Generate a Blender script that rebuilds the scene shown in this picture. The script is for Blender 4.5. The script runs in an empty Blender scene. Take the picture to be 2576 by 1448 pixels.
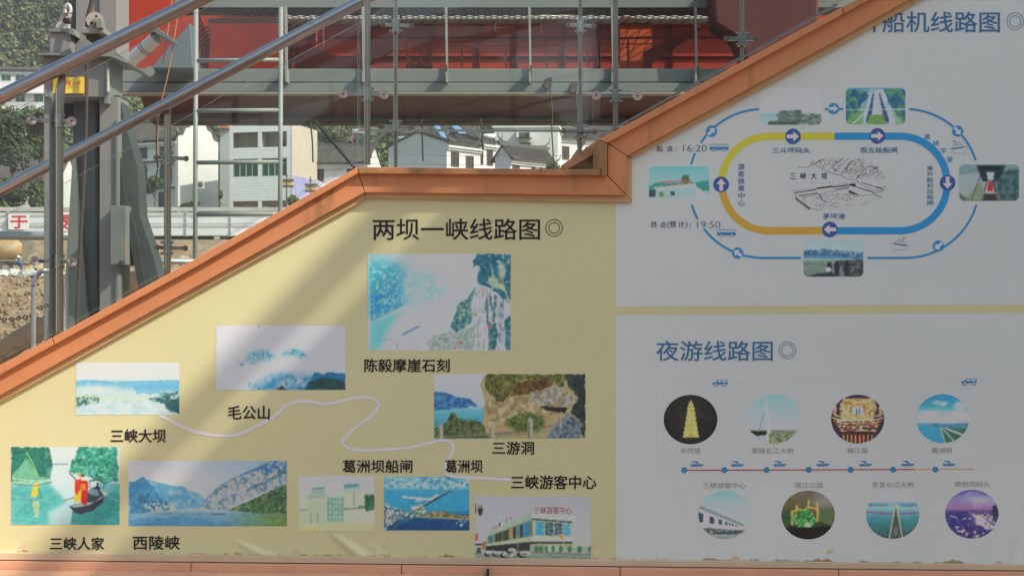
import bpy, math, random
import numpy as np
from mathutils import Vector, Matrix
random.seed(7)
SC = bpy.context.scene
COL = SC.collection
PI = math.pi
# ------------------------------------------------------------------ camera, light, exposure
EYE = 1.6            # eye height above the quay
CAMD = 9.0           # distance from the eye to the stair wall (wall plane is y = 0)
F = 3750.0           # focal length in units of 1/2576 of the picture width
cam_data = bpy.data.cameras.new('camera')
cam = bpy.data.objects.new('camera', cam_data); COL.objects.link(cam)
cam.location = (0, -CAMD, EYE); cam.rotation_euler = (PI/2, 0, 0)
cam_data.sensor_width = 36; cam_data.lens = F/2576*36
cam_data.shift_y = 56/2576; cam_data.clip_end = 3000; cam_data.clip_start = 0.1
SC.camera = cam
SUN_AZ, SUN_EL = math.radians(62), math.radians(42.3)
SUN = Vector((math.cos(SUN_EL)*math.sin(SUN_AZ), -math.cos(SUN_EL)*math.cos(SUN_AZ), math.sin(SUN_EL)))
world = bpy.data.worlds.new('World'); SC.world = world; world.use_nodes = True
wn = world.node_tree.nodes; wl = world.node_tree.links
sky = wn.new('ShaderNodeTexSky'); sky.sky_type = 'NISHITA'; sky.sun_disc = False
sky.sun_elevation = SUN_EL; sky.sun_rotation = math.atan2(SUN.x, SUN.y)
sky.air_density = 1.3; sky.dust_density = 2.6; sky.ozone_density = 0.6
bg = wn['Background']; wl.new(sky.outputs[0], bg.inputs[0]); bg.inputs[1].default_value = 0.15
sd = bpy.data.lights.new('sun', 'SUN'); sd.energy = 4.25; sd.angle = math.radians(0.5); sd.color = (1.0, 0.865, 0.72)
sun = bpy.data.objects.new('sun', sd); COL.objects.link(sun)
sun.rotation_euler = (-SUN).to_track_quat('-Z', 'Y').to_euler()
SC.view_settings.view_transform = 'Standard'; SC.view_settings.look = 'None'
SC.view_settings.exposure = 0.48; SC.view_settings.gamma = 1.0
SC.view_settings.use_curve_mapping = False
SC.render.engine = 'CYCLES'
SC.cycles.max_bounces = 10; SC.cycles.transparent_max_bounces = 24
SC.cycles.use_denoising = True

# ------------------------------------------------------------------ helpers
def P(x, y, d):
    """point at distance d (m) whose bearing was measured at x, y on the photograph"""
    return Vector(((x-1288)*d/F, d-CAMD, EYE+(780-y)*d/F))
def srgb(c):
    a = np.asarray(c, float)/255.0
    return np.where(a <= .04045, a/12.92, ((a+.055)/1.055)**2.4)
def L(r, g, b): return tuple(float(v) for v in srgb((r, g, b)))
MATS = {}
def mat(name, col, rough=.6, metal=0.0, var=0.0, scale=6.0, bump=0.0, bscale=60.0, dirt=None, dthr=.62, dscale=3.0, spec=.5, streak=False):
    if name in MATS: return MATS[name]
    m = bpy.data.materials.new(name); m.use_nodes = True; MATS[name] = m
    nt = m.node_tree; n = nt.nodes; l = nt.links; b = n['Principled BSDF']
    b.inputs['Roughness'].default_value = rough; b.inputs['Metallic'].default_value = metal
    b.inputs['Specular IOR Level'].default_value = spec
    b.inputs['Base Color'].default_value = (*col, 1)
    geo = n.new('ShaderNodeNewGeometry'); src = geo.outputs['Position']
    cur = None
    if var > 0:
        t = n.new('ShaderNodeTexNoise'); t.inputs['Scale'].default_value = scale; t.inputs['Detail'].default_value = 6
        l.new(src, t.inputs['Vector'])
        r = n.new('ShaderNodeMapRange'); r.inputs[1].default_value = .3; r.inputs[2].default_value = .7
        r.inputs[3].default_value = 1-var; r.inputs[4].default_value = 1+var
        l.new(t.outputs['Fac'], r.inputs[0])
        mx = n.new('ShaderNodeVectorMath'); mx.operation = 'SCALE'; mx.inputs[0].default_value = col
        l.new(r.outputs[0], mx.inputs['Scale']); cur = mx.outputs[0]
    if dirt is not None:
        t2 = n.new('ShaderNodeTexNoise'); t2.inputs['Scale'].default_value = dscale; t2.inputs['Detail'].default_value = 8
        t2.inputs['Roughness'].default_value = .65
        if streak:
            mp = n.new('ShaderNodeMapping'); mp.inputs['Scale'].default_value = (1, 1, .15); l.new(src, mp.inputs[0]); l.new(mp.outputs[0], t2.inputs['Vector'])
        else: l.new(src, t2.inputs['Vector'])
        r2 = n.new('ShaderNodeMapRange'); r2.inputs[1].default_value = dthr; r2.inputs[2].default_value = dthr+.12
        l.new(t2.outputs['Fac'], r2.inputs[0])
        mm = n.new('ShaderNodeMix'); mm.data_type = 'RGBA'; l.new(r2.outputs[0], mm.inputs[0])
        if cur is not None: l.new(cur, mm.inputs[6])
        else: mm.inputs[6].default_value = (*col, 1)
        mm.inputs[7].default_value = (*dirt, 1); cur = mm.outputs[2]
    if cur is not None: l.new(cur, b.inputs['Base Color'])
    if bump > 0:
        t3 = n.new('ShaderNodeTexNoise'); t3.inputs['Scale'].default_value = bscale; t3.inputs['Detail'].default_value = 5
        l.new(src, t3.inputs['Vector'])
        bp = n.new('ShaderNodeBump'); bp.inputs['Strength'].default_value = bump; bp.inputs['Distance'].default_value = .01
        l.new(t3.outputs['Fac'], bp.inputs['Height']); l.new(bp.outputs[0], b.inputs['Normal'])
    return m
ORI = {}
def tag(o, label=None, cat=None, group=None, kind=None):
    if label: o['label'] = label
    if cat: o['category'] = cat
    if group: o['group'] = group
    if kind: o['kind'] = kind
    return o
def thing(name, label, cat, loc=(0, 0, 0), group=None, kind=None, rz=0):
    o = bpy.data.objects.new(name, None); COL.objects.link(o)
    o.location = loc; o.rotation_euler = (0, 0, rz); o.empty_display_size = .2
    ORI[o.name] = Vector((0, 0, 0)) if rz else Vector(loc)
    return tag(o, label, cat, group, kind)
class MB:
    def __init__(s): s.v = []; s.f = []
    def add(s, vs, fs):
        k = len(s.v); s.v += [tuple(v) for v in vs]; s.f += [tuple(i+k for i in f) for f in fs]; return s
    def box(s, a, b):
        x0, y0, z0 = a; x1, y1, z1 = b
        return s.add([(x0,y0,z0),(x1,y0,z0),(x1,y1,z0),(x0,y1,z0),(x0,y0,z1),(x1,y0,z1),(x1,y1,z1),(x0,y1,z1)],
                     [(0,3,2,1),(4,5,6,7),(0,1,5,4),(1,2,6,5),(2,3,7,6),(3,0,4,7)])
    def dbox(s, x0, y0, x1, y1, d, depth):
        a = P(x0, y1, d); b = P(x1, y0, d); return s.box((a.x, a.y, a.z), (b.x, a.y+depth, b.z))
    def prism(s, pts, depth):
        """pts: points (Vector) of a front face in a plane y = const, clockwise seen from the camera; pushed back along +y"""
        n = len(pts); area = sum(pts[i].x*pts[(i+1) % n].z-pts[(i+1) % n].x*pts[i].z for i in range(n))
        if area < 0: pts = pts[::-1]
        vs = list(pts)+[Vector((p.x, p.y+depth, p.z)) for p in pts]
        fs = [tuple(range(n)), tuple(range(2*n-1, n-1, -1))]+[(i, i+n, (i+1) % n+n, (i+1) % n) for i in range(n)]
        return s.add(vs, fs)
    def dprism(s, pts, d, depth): return s.prism([P(x, y, d) for x, y in pts], depth)
    def tube(s, pts, r, n=10, caps=True, r2=None):
        pts = [Vector(p) for p in pts]; rings = []
        up = Vector((0, 0, 1))
        for i, p in enumerate(pts):
            t = (pts[min(i+1, len(pts)-1)]-pts[max(i-1, 0)]).normalized()
            u = t.cross(up)
            if u.length < .1: u = t.cross(Vector((1, 0, 0)))
            u.normalize(); w = t.cross(u)
            rr = r if r2 is None else r+(r2-r)*i/(len(pts)-1)
            rings.append([p+(u*math.cos(2*PI*k/n)+w*math.sin(2*PI*k/n))*rr for k in range(n)])
        vs = [v for g in rings for v in g]; fs = []
        for i in range(len(pts)-1):
            for k in range(n):
                a = i*n+k; b = i*n+(k+1) % n; fs.append((a, b, b+n, a+n))
        if caps: fs += [tuple(range(n-1, -1, -1)), tuple(range((len(pts)-1)*n, len(pts)*n))]
        return s.add(vs, fs)
    def bar(s, p, q, w, h):
        """rectangular bar from p to q, w across, h the other way"""
        p = Vector(p); q = Vector(q); t = (q-p).normalized(); u = t.cross(Vector((0, 1, 0)))
        if u.length < .05: u = t.cross(Vector((0, 0, 1)))
        u.normalize(); k = t.cross(u)
        c = [(-1, -1), (1, -1), (1, 1), (-1, 1)]
        vs = [e+u*a*w/2+k*b*h/2 for e in (p, q) for a, b in c]
        return s.add(vs, [(0,3,2,1),(4,5,6,7),(0,1,5,4),(1,2,6,5),(2,3,7,6),(3,0,4,7)])
    def blob(s, c, r, seed=0, n=1, flat=1.0):
        rng = random.Random(seed); c = Vector(c)
        t = (1+5**.5)/2
        vs = [Vector(v).normalized() for v in [(-1,t,0),(1,t,0),(-1,-t,0),(1,-t,0),(0,-1,t),(0,1,t),(0,-1,-t),(0,1,-t),(t,0,-1),(t,0,1),(-t,0,-1),(-t,0,1)]]
        fs = [(0,11,5),(0,5,1),(0,1,7),(0,7,10),(0,10,11),(1,5,9),(5,11,4),(11,10,2),(10,7,6),(7,1,8),(3,9,4),(3,4,2),(3,2,6),(3,6,8),(3,8,9),(4,9,5),(2,4,11),(6,2,10),(8,6,7),(9,8,1)]
        vs = [Vector((v.x*r[0]*(.7+.6*rng.random()), v.y*r[1]*(.7+.6*rng.random()), v.z*r[2]*(.7+.5*rng.random())))+c for v in vs]
        return s.add(vs, fs)
    def build(s, name, m, parent=None, smooth=False, local=False, bevel=0, label=None, kind=None):
        me = bpy.data.meshes.new(name)
        o = bpy.data.objects.new(name, me); COL.objects.link(o)
        off = Vector((0, 0, 0))
        if parent is not None and not local: off = ORI.get(parent.name, Vector((0, 0, 0)))
        ORI[o.name] = off
        if off.length > 0: me.from_pydata([(v[0]-off.x, v[1]-off.y, v[2]-off.z) for v in s.v], [], s.f)
        else: me.from_pydata(s.v, [], s.f)
        me.update()
        if smooth: me.polygons.foreach_set('use_smooth', [True]*len(me.polygons))
        if m: me.materials.append(m)
        if parent is not None: o.parent = parent
        if bevel:
            bv = o.modifiers.new('bevel', 'BEVEL'); bv.width = bevel; bv.segments = 2; bv.limit_method = 'ANGLE'
        if label: o['label'] = label
        if kind: o['kind'] = kind
        return o
# ------------------------------------------------------------------ noise for painted prints
def vnoise(x, y, seed=0):
    xi = np.floor(x); yi = np.floor(y); fx = x-xi; fy = y-yi
    fx = fx*fx*(3-2*fx); fy = fy*fy*(3-2*fy)
    def h(i, j):
        q = np.sin(i*127.1+j*311.7+seed*74.7)*43758.5453
        return q-np.floor(q)
    return (h(xi, yi)*(1-fx)+h(xi+1, yi)*fx)*(1-fy)+(h(xi, yi+1)*(1-fx)+h(xi+1, yi+1)*fx)*fy
def fbm(x, y, seed=0, o=4):
    s = 0; a = .5; t = 0
    for k in range(o):
        s = s+a*vnoise(x*2**k, y*2**k, seed+k*3); t += a; a *= .55
        x, y = x*.8-y*.6+3.7, x*.6+y*.8+1.3
    return s/t
class Paint:
    """a printed picture: colours laid down over a grid, in the units of its own frame"""
    def __init__(s, X, Y): s.X = X; s.Y = Y; s.C = np.ones(X.shape+(3,))*255.0
    def mix(s, a, c): s.C = s.C*(1-a[..., None])+np.asarray(c, float)*a[..., None]; return s
    def vgrad(s, st, jit=0, js=.02, seed=1):
        y = s.Y+(jit*(fbm(s.X*js, s.Y*js, seed)-.5)*2 if jit else 0)
        ys = [q[0] for q in st]
        s.C = np.stack([np.interp(y, ys, [q[1][k] for q in st]) for k in range(3)], -1); return s
    def jx(s, jit, js, seed):
        if not jit: return s.X, s.Y
        return s.X+jit*2*(fbm(s.X*js, s.Y*js, seed)-.5), s.Y+jit*2*(fbm(s.X*js+50, s.Y*js, seed+9)-.5)
    def mpoly(s, pts, jit=0, js=.05, seed=1):
        X, Y = s.jx(jit, js, seed); ins = np.zeros(X.shape, bool); n = len(pts)
        for i in range(n):
            x1, y1 = pts[i]; x2, y2 = pts[(i+1) % n]
            if y1 == y2: continue
            c = ((Y >= min(y1, y2)) & (Y < max(y1, y2)))
            xi = x1+(Y-y1)*(x2-x1)/(y2-y1); ins ^= (c & (X < xi))
        return ins.astype(float)
    def poly(s, pts, c, a=1, jit=0, js=.05, seed=1): return s.mix(s.mpoly(pts, jit, js, seed)*a, c)
    def soft(s, m, n):
        for _ in range(n):
            q = np.pad(m, 2, 'edge'); m = (q[2:-2, 2:-2]+q[:-4, 2:-2]+q[4:, 2:-2]+q[2:-2, :-4]+q[2:-2, 4:])/5
        return m
    def mell(s, cx, cy, rx, ry, soft=.05, jit=0, js=.05, seed=1):
        X, Y = s.jx(jit, js, seed); r = np.sqrt(((X-cx)/rx)**2+((Y-cy)/ry)**2)
        return np.clip((1+soft-r)/(2*soft), 0, 1)
    def ell(s, cx, cy, rx, ry, c, a=1, soft=.05, jit=0, js=.05, seed=1): return s.mix(s.mell(cx, cy, rx, ry, soft, jit, js, seed)*a, c)
    def line(s, pts, w, c, a=1, jit=0, js=.05, seed=1):
        X, Y = s.jx(jit, js, seed); D = np.full(X.shape, 1e9)
        for (x1, y1), (x2, y2) in zip(pts, pts[1:]):
            dx, dy = x2-x1, y2-y1; t = np.clip(((X-x1)*dx+(Y-y1)*dy)/(dx*dx+dy*dy+1e-9), 0, 1)
            D = np.minimum(D, np.hypot(X-x1-t*dx, Y-y1-t*dy))
        return s.mix(np.clip((w/2+1-D)/2, 0, 1)*a, c)
    def tex(s, m, c, sc=.05, thr=.5, soft=.06, a=1, seed=3, ax=1, ay=1, o=4):
        n = fbm(s.X*sc*ax*1.35, s.Y*sc*ay*1.35, seed, 5); return s.mix(m*np.clip((n-thr)/(soft*2.2)+.5, 0, 1)*a*.95, c)
LIT = (230, 217, 214); SHD = (178, 179, 186); SH2 = (166, 168, 168)
# ------------------------------------------------------------------ quay, terrain, hills
def prof(d):
    tab = [(5, 0.0), (12, 0.0), (14, .05), (20, .1), (22, .3), (24.5, .95), (30, 2.28), (32, 2.35), (40, 2.45), (60, 2.9), (90, 3.6), (97, 4.3), (105, 6.5), (112, 6.9), (117, 9.0), (135, 10.6), (175, 14.7), (200, 19.7), (260, 38), (330, 66), (420, 100), (520, 120), (900, 190)]
    return float(np.interp(d, [t[0] for t in tab], [t[1] for t in tab]))
def hgt(x, y):
    d = y+CAMD; z = prof(d)
    if d > 13:
        k = min(1, (d-13)/10)
        z += k*((float(fbm(np.array(x*.35), np.array(y*.35), 5))-.5)*.22)*(1.6 if d < 31 else 2.2 if d < 108 else .6)
    if d > 190: z += (float(fbm(np.array(x*.012), np.array(y*.012), 8))-.5)*min(40, (d-190)*.35)
    return z
m_dirt = mat('excavated_dirt', (.28, .205, .12), .95, var=.30, scale=.9, bump=1, bscale=3, dirt=(.19, .135, .08), dthr=.52, dscale=.8)
m_grass = mat('hill_grass', (.10, .12, .045), .9, var=.4, scale=.15, dirt=(.26, .21, .10), dthr=.58, dscale=.05)
def terrain(name, ys, xs_of, m):
    mb = MB(); idx = {}
    for j, y in enumerate(ys):
        xs = xs_of(y)
        for i, x in enumerate(xs): idx[j, i] = len(mb.v); mb.v.append((x, y, hgt(x, y)))
    for j in range(len(ys)-1):
        for i in range(len(xs_of(ys[0]))-1): mb.f.append((idx[j, i], idx[j, i+1], idx[j+1, i+1], idx[j+1, i]))
    return tag(mb.build(name, m, smooth=True), kind='structure')
fan = lambda y: [(t/45)*(8+(y+CAMD)*.9) for t in range(-45, 46)]
terrain('ground', [3.2+ i*.45 for i in range(24)]+[14+i*.6 for i in range(20)]+[27.5+i*1.6 for i in range(48)], fan, m_dirt)
terrain('hill', [103.6, 104.8, 106, 108]+[109+i*6 for i in range(58)], lambda y: [(t/45)*(60+(y+CAMD)*1.3) for t in range(-45, 46)], m_grass)
mb = MB(); mb.box((-200, -400, -.6), (200, -36, -.5)); mq = mat('river_water', (.08, .13, .12), .12, bump=.25, bscale=.6)
tag(mb.build('water', mq), kind='structure')
m_quay = mat('quay_tiles', (.46, .28, .19), .7, var=.12, scale=2)
mb = MB(); mb.box((-40, -36, -.5), (40, 3.2, -.03)); tag(mb.build('quay', m_quay), kind='structure')
# shore across the river, behind the camera
mb = MB()
N = 60
for i in range(N+1):
    x = -900+1800*i/N; h = 1.85*(40+17*math.sin(i*.5)+11*math.sin(i*1.3+1))
    mb.v += [(x, -420, -1), (x*1.05, -520, h*.6), (x*1.1, -640, h)]
for i in range(N):
    a = i*3; mb.f += [(a+3, a, a+1, a+4), (a+4, a+1, a+2, a+5)]
tag(mb.build('far_shore', m_grass, smooth=True), kind='structure')
# unseen canopy and beam added to shade the wall, unseen hall to darken reflections
m_steel = mat('canopy_steel', (.45, .47, .48), .5)
cn = thing('shade_canopy', 'unseen flat steel canopy added to cast shade on the right of the wall', 'canopy', (21, -20, 0))
mb = MB(); mb.box((11.215, -36, 14.0), (32, -3.5, 14.25)); mb.build('roof_slab', m_steel, cn)
cr_ = thing('shade_beam', 'unseen long steel beam added overhead to cast a shade stripe on the wall', 'shade beam', (10.8, -20, 0))
mb = MB(); mb.box((10.67, -36, 14.0), (10.90, -3.5, 14.12)); mb.build('rail', m_steel, cr_)  # unseen beam added for the dark stripe of shade on the wall
mb = MB(); mb.tube([(10.8, -30, 0), (10.8, -30, 14)], .25, 12); mb.build('mast', m_steel, cr_)
for x, y in ((19, -28), (31, -34), (31, -8)):
    mb = MB(); mb.tube([(x, y, 0), (x, y, 14)], .3, 12); mb.build('column', m_steel, cn, smooth=True)
hall = thing('reflection_hall', 'unseen dark clad hall added to darken reflections in the right panes', 'building', (10, -33, 0))  # unseen block added so the right panes reflect something dark
mb = MB(); mb.box((2.6, -36, 0), (18, -30, 11.5)); mb.build('wall', mat('dark_cladding', (.07, .08, .09), .6), hall)
mb = MB(); mb.box((2.2, -36.3, 11.5), (18.4, -29.6, 12)); mb.build('roof', m_steel, hall)
for i in range(6):
    mb = MB(); mb.box((3.4+i*2.4, -30, 1), (5.2+i*2.4, -29.95, 4.2)); mb.build('window', mat('hall_glass', (.05, .07, .08), .1), hall)

gw = thing('gangway', 'sloping covered steel gangway behind the photographer', 'gangway', (-4, -24, 0))
mb = MB(); mb.bar((-16, -24, 1.2), (2.4, -24, 5.6), .5, 2.2); mb.build('deck', m_steel, gw)
mb = MB(); mb.bar((-16, -24, 4.3), (2.4, -24, 8.7), .25, 2.8); mb.build('roof', m_steel, gw)
for i in range(10):
    x = -15.6+i*1.95; z = 1.3+i*.466; mb = MB(); mb.bar((x, -22.9, z), (x, -22.9, z+3), .12, .12); mb.build('post', m_steel, gw)
for dz in (.9, 1.3): mb = MB(); mb.bar((-16, -22.9, 1.2+dz), (2.4, -22.9, 5.6+dz), .07, .07); mb.build('rail', m_steel, gw)
for x, z in ((-12, 2), (1.8, 5.3)): mb = MB(); mb.tube([(x, -24, 0), (x, -24, z)], .2, 10); mb.build('pier', m_steel, gw)
# ------------------------------------------------------------------ trees
m_leaf = []
for i, c in enumerate([(.055, .085, .022), (.08, .115, .03), (.035, .06, .018), (.12, .14, .035), (.105, .115, .045)]):
    m_leaf.append(mat('foliage_%s' % ['mid', 'fresh', 'dark', 'yellowish', 'dry'][i], c, .75, var=.35, scale=1.5))
m_bark = mat('bark', (.12, .09, .06), .9, var=.2)
def leaves(mb, c, r, n, size, rng, gaps=.35):
    """n leaf clumps spread through an ellipsoid"""
    for _ in range(n):
        while True:
            p = Vector((rng.uniform(-1, 1), rng.uniform(-1, 1), rng.uniform(-1, 1)))
            if .25 < p.length < 1: break
        q = Vector((c[0]+p.x*r[0], c[1]+p.y*r[1], c[2]+p.z*r[2]))
        nn = (p+Vector((rng.gauss(0, .5), rng.gauss(0, .5), rng.gauss(0, .5)+.4))).normalized()
        u = nn.cross(Vector((rng.random(), rng.random(), rng.random()))).normalized(); w = nn.cross(u)
        a = size*rng.uniform(.5, 1.2); b = a*rng.uniform(.4, .8)
        mb.add([q-u*a, q-w*b, q+u*a, q+w*b], [(0, 1, 2, 3)])
def tree(name, label, x, y, w, h, d, mi=0, n=2200, size=.16, seed=1, base=None, cat='tree', blobs=9):
    """crown centred on bearing x, top at y, w wide and h tall (photo units) at distance d"""
    rng = random.Random(seed); s = d/F; c = P(x, y+h*.5, d); gz = hgt(c.x, c.y) if base is None else P(x, base, d).z
    gz = min(gz, c.z-h*s*.3)
    t = thing(name, label, cat, (c.x, c.y, gz))
    mb = MB(); mb.tube([(c.x, c.y, gz-.2), (c.x+.1, c.y, (gz+c.z)/2), (c.x, c.y, c.z+h*s*.15)], max(.05, w*s*.035), 7, r2=.03)
    for k in range(4):
        an = k*1.7+seed; mb.tube([(c.x, c.y, (gz+c.z)/2+k*.1), (c.x+math.cos(an)*w*s*.3, c.y+math.sin(an)*w*s*.3, c.z+h*s*.1)], max(.03, w*s*.015), 5, r2=.01)
    mb.build('trunk', m_bark, t)
    mb = MB(); mb2 = MB()
    for k in range(blobs):
        an = rng.uniform(0, 2*PI); rr = rng.uniform(.0, .62); zz = rng.uniform(-.6, .62)
        q = (c.x+math.cos(an)*rr*w*s/2, c.y+math.sin(an)*rr*w*s/2, c.z+zz*h*s/2)
        f = rng.uniform(.32, .5)
        leaves(mb if k % 3 else mb2, q, (w*s*.5*f*1.25, w*s*.5*f*1.25, h*s*.5*f*1.1), n//blobs, size, rng)
    mb.build('crown', m_leaf[mi], t); mb2.build('crown', m_leaf[(mi+1) % 5], t)
    return t
# wooded hillside: one mass
def wood():
    rng = random.Random(3)
    mbs = [MB() for _ in range(5)]
    def crown(x, y, r):
        z = hgt(x, y)+r*.7; k = rng.choice([0, 0, 1, 2, 2, 3, 4])
        leaves(mbs[k], (x, y, z), (r, r, r*.95), 170, r*.16, rng)
        leaves(mbs[(k+1) % 5], (x+r*.3, y-.3*r, z+r*.35), (r*.6, r*.6, r*.55), 80, r*.14, rng)
    for _ in range(1250):
        d = rng.uniform(185, 440); X = rng.choice([rng.uniform(-150, 350), rng.uniform(-150, 330), rng.uniform(480, 1000), rng.uniform(1000, 1650)])
        x = (X-1288)*d/F
        if 120 < X < 190 and 296 < d < 335: continue
        crown(x, d-CAMD, rng.uniform(1.6, 3.2)*(.6+d/400))
    for _ in range(420):
        d = rng.uniform(190, 440); X = rng.choice([rng.uniform(-1300, -150), rng.uniform(1650, 3600)]); x = (X-1288)*d/F; crown(x, d-CAMD, rng.uniform(2, 3.6)*(.6+d/400))
    root = thing('hillside_wood', 'dense mixed green wood covering the steep hillside', 'woodland', (0, 200, 0), kind='stuff')
    for k, mb in enumerate(mbs): mb.build('tree_canopy', m_leaf[k], root, kind='stuff')
wood()
tree('tree', 'tall dark green tree left of the steel tower below the white hotel', 30, 255, 150, 170, 118, 2, 4200, .2, 11)
tree('tree', 'broad green tree beside the steel tower, brown roof below it', 105, 262, 110, 140, 121, 0, 3600, .2, 12)
tree('shrub', 'yellow green bush above the left end of the white fence', 28, 448, 130, 90, 116, 1, 3200, .16, 13, cat='shrub')
tree('shrub', 'rounded dark bush between the left tower edge and the white fence', 112, 450, 90, 90, 116.5, 0, 2600, .16, 14, cat='shrub')
tree('tree', 'small round tree in front of the arched windows', 388, 438, 62, 62, 122, 0, 2200, .14, 15, base=530)
tree('shrub', 'leafy shrub at the foot of the tall white gable', 480, 498, 64, 34, 121, 2, 1200, .12, 16, base=530, cat='shrub')
tree('shrub', 'dry brown shrubs filling the gap left of the tiled building', 535, 470, 60, 70, 135, 4, 1800, .14, 17, base=532, cat='shrub')
tree('tree', 'dark tree in the gap beside the gable wall', 520, 340, 46, 70, 170, 2, 1400, .2, 18)
tree('shrub', 'fern like green bush rising above the flat coping', 1390, 410, 62, 40, 100, 1, 1500, .1, 19, base=470, cat='shrub')
tree('tree', 'loose green tree on the bank above the grey tiled roof', 830, 312, 110, 60, 175, 3, 2600, .2, 20)
tree('tree', 'yellow green tree right of the solar water heater', 985, 318, 70, 50, 176, 3, 1800, .2, 21)
tree('shrub', 'small green plants at the foot of the tiled building', 735, 488, 40, 34, 122, 1, 900, .12, 22, base=530, cat='shrub')
# power pylon on the hill
py = thing('power_pylon', 'beige lattice power pylon standing on the wooded hill', 'pylon', P(156, 84, 328))
mb = MB(); m_py = mat('pylon_steel', (.45, .42, .34), .7)
def PP(x, y, dy=0): q = P(x, y, 328); return Vector((q.x, q.y+dy, q.z))
for sx in (-1, 1):
    for dy in (0, 1.6): mb.bar(PP(156+sx*13, 82, dy), PP(156+sx*5, -10, dy), .42, .42)
for k in range(7):
    y = 78-k*12; w = 13-8*(78-y)/92
    for dy in (0, 1.6):
        mb.bar(PP(156-w, y, dy), PP(156+w-1, y-12, dy), .26, .26); mb.bar(PP(156+w, y, dy), PP(156-w+1, y-12, dy), .26, .26)
mb.build('lattice', m_py, py)
for y, w in ((12, 20), (-2, 16)):
    mb = MB(); mb.bar(PP(156-w, y), PP(156+w, y), .3, .5); mb.build('cross_arm', m_py, py)

# ------------------------------------------------------------------ houses
m_white = mat('white_render', (.63, .645, .64), .8, var=.04, scale=1, dirt=(.62, .61, .58), dthr=.60, dscale=.6)
m_tile = mat('grey_roof_tile', (.085, .078, .068), .85, var=.3, scale=2, dirt=(.15, .135, .11), dthr=.6, dscale=.9)
m_trim = mat('dark_eave_trim', (.10, .10, .10), .8)
m_wood = mat('window_wood', (.12, .055, .03), .6)
m_pane = mat('window_pane', (.03, .04, .045), .15)
m_green = mat('green_window_frame', (.30, .42, .34), .5)
m_gpane = mat('green_pane', (.02, .07, .05), .12)
def window(t, x, z, w, h, y, fm=None, pm=None, bars=2, arch=False, side=None, trans=True):
    """window on the front (y) or on the side face x=side; x is then the distance from the front"""
    fm = fm or m_wood; pm = pm or m_pane
    def pt(a, b, c):  # a along, b out, c up
        return (a, y-b, c) if side is None else (side+b*(1 if side > 0 else -1), y+a, c)
    def bx(mb, a0, b0, c0, a1, b1, c1):
        p = pt(a0, b0, c0); q = pt(a1, b1, c1)
        mb.box([min(p[i], q[i]) for i in range(3)], [max(p[i], q[i]) for i in range(3)])
    e = .07
    fr = MB(); bx(fr, x-w/2, .0, z, x-w/2+e, .06, z+h); bx(fr, x+w/2-e, .0, z, x+w/2, .06, z+h)
    bx(fr, x-w/2+e, .0, z, x+w/2-e, .06, z+e); 
    if not arch: bx(fr, x-w/2+e, .0, z+h-e, x+w/2-e, .06, z+h)
    for k in range(1, bars): a = x-w/2+w*k/bars; bx(fr, a-.03, .0, z+e, a+.03, .05, z+h-e)
    if trans: bx(fr, x-w/2+e, .0, z+h*.7-.03, x+w/2-e, .045, z+h*.7+.03)
    if arch:
        pts = [pt(x-w/2, 0, z+h)]+[pt(x+w/2*math.cos(a), 0, z+h+w/2*math.sin(a)) for a in np.linspace(PI, 0, 9)]
        ot = [Vector(pt(x+w/2*math.cos(a), .03, z+h+w/2*math.sin(a))) for a in np.linspace(PI, 0, 11)]
        fr.tube(ot, .05, 5)
    f = fr.build('window', fm, t, local=True)
    pa = MB(); bx(pa, x-w/2+.01, -.01, z+.01, x+w/2-.01, .015, z+h-.01)
    if arch:
        ring = [Vector(pt(x+w/2*math.cos(a), .015, z+h-.02+w/2*math.sin(a))) for a in np.linspace(PI, 0, 11)]
        pa.add(ring, [tuple(range(len(ring)-1, -1, -1))])
    g = pa.build('pane', pm, f, local=True)
    return f
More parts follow.
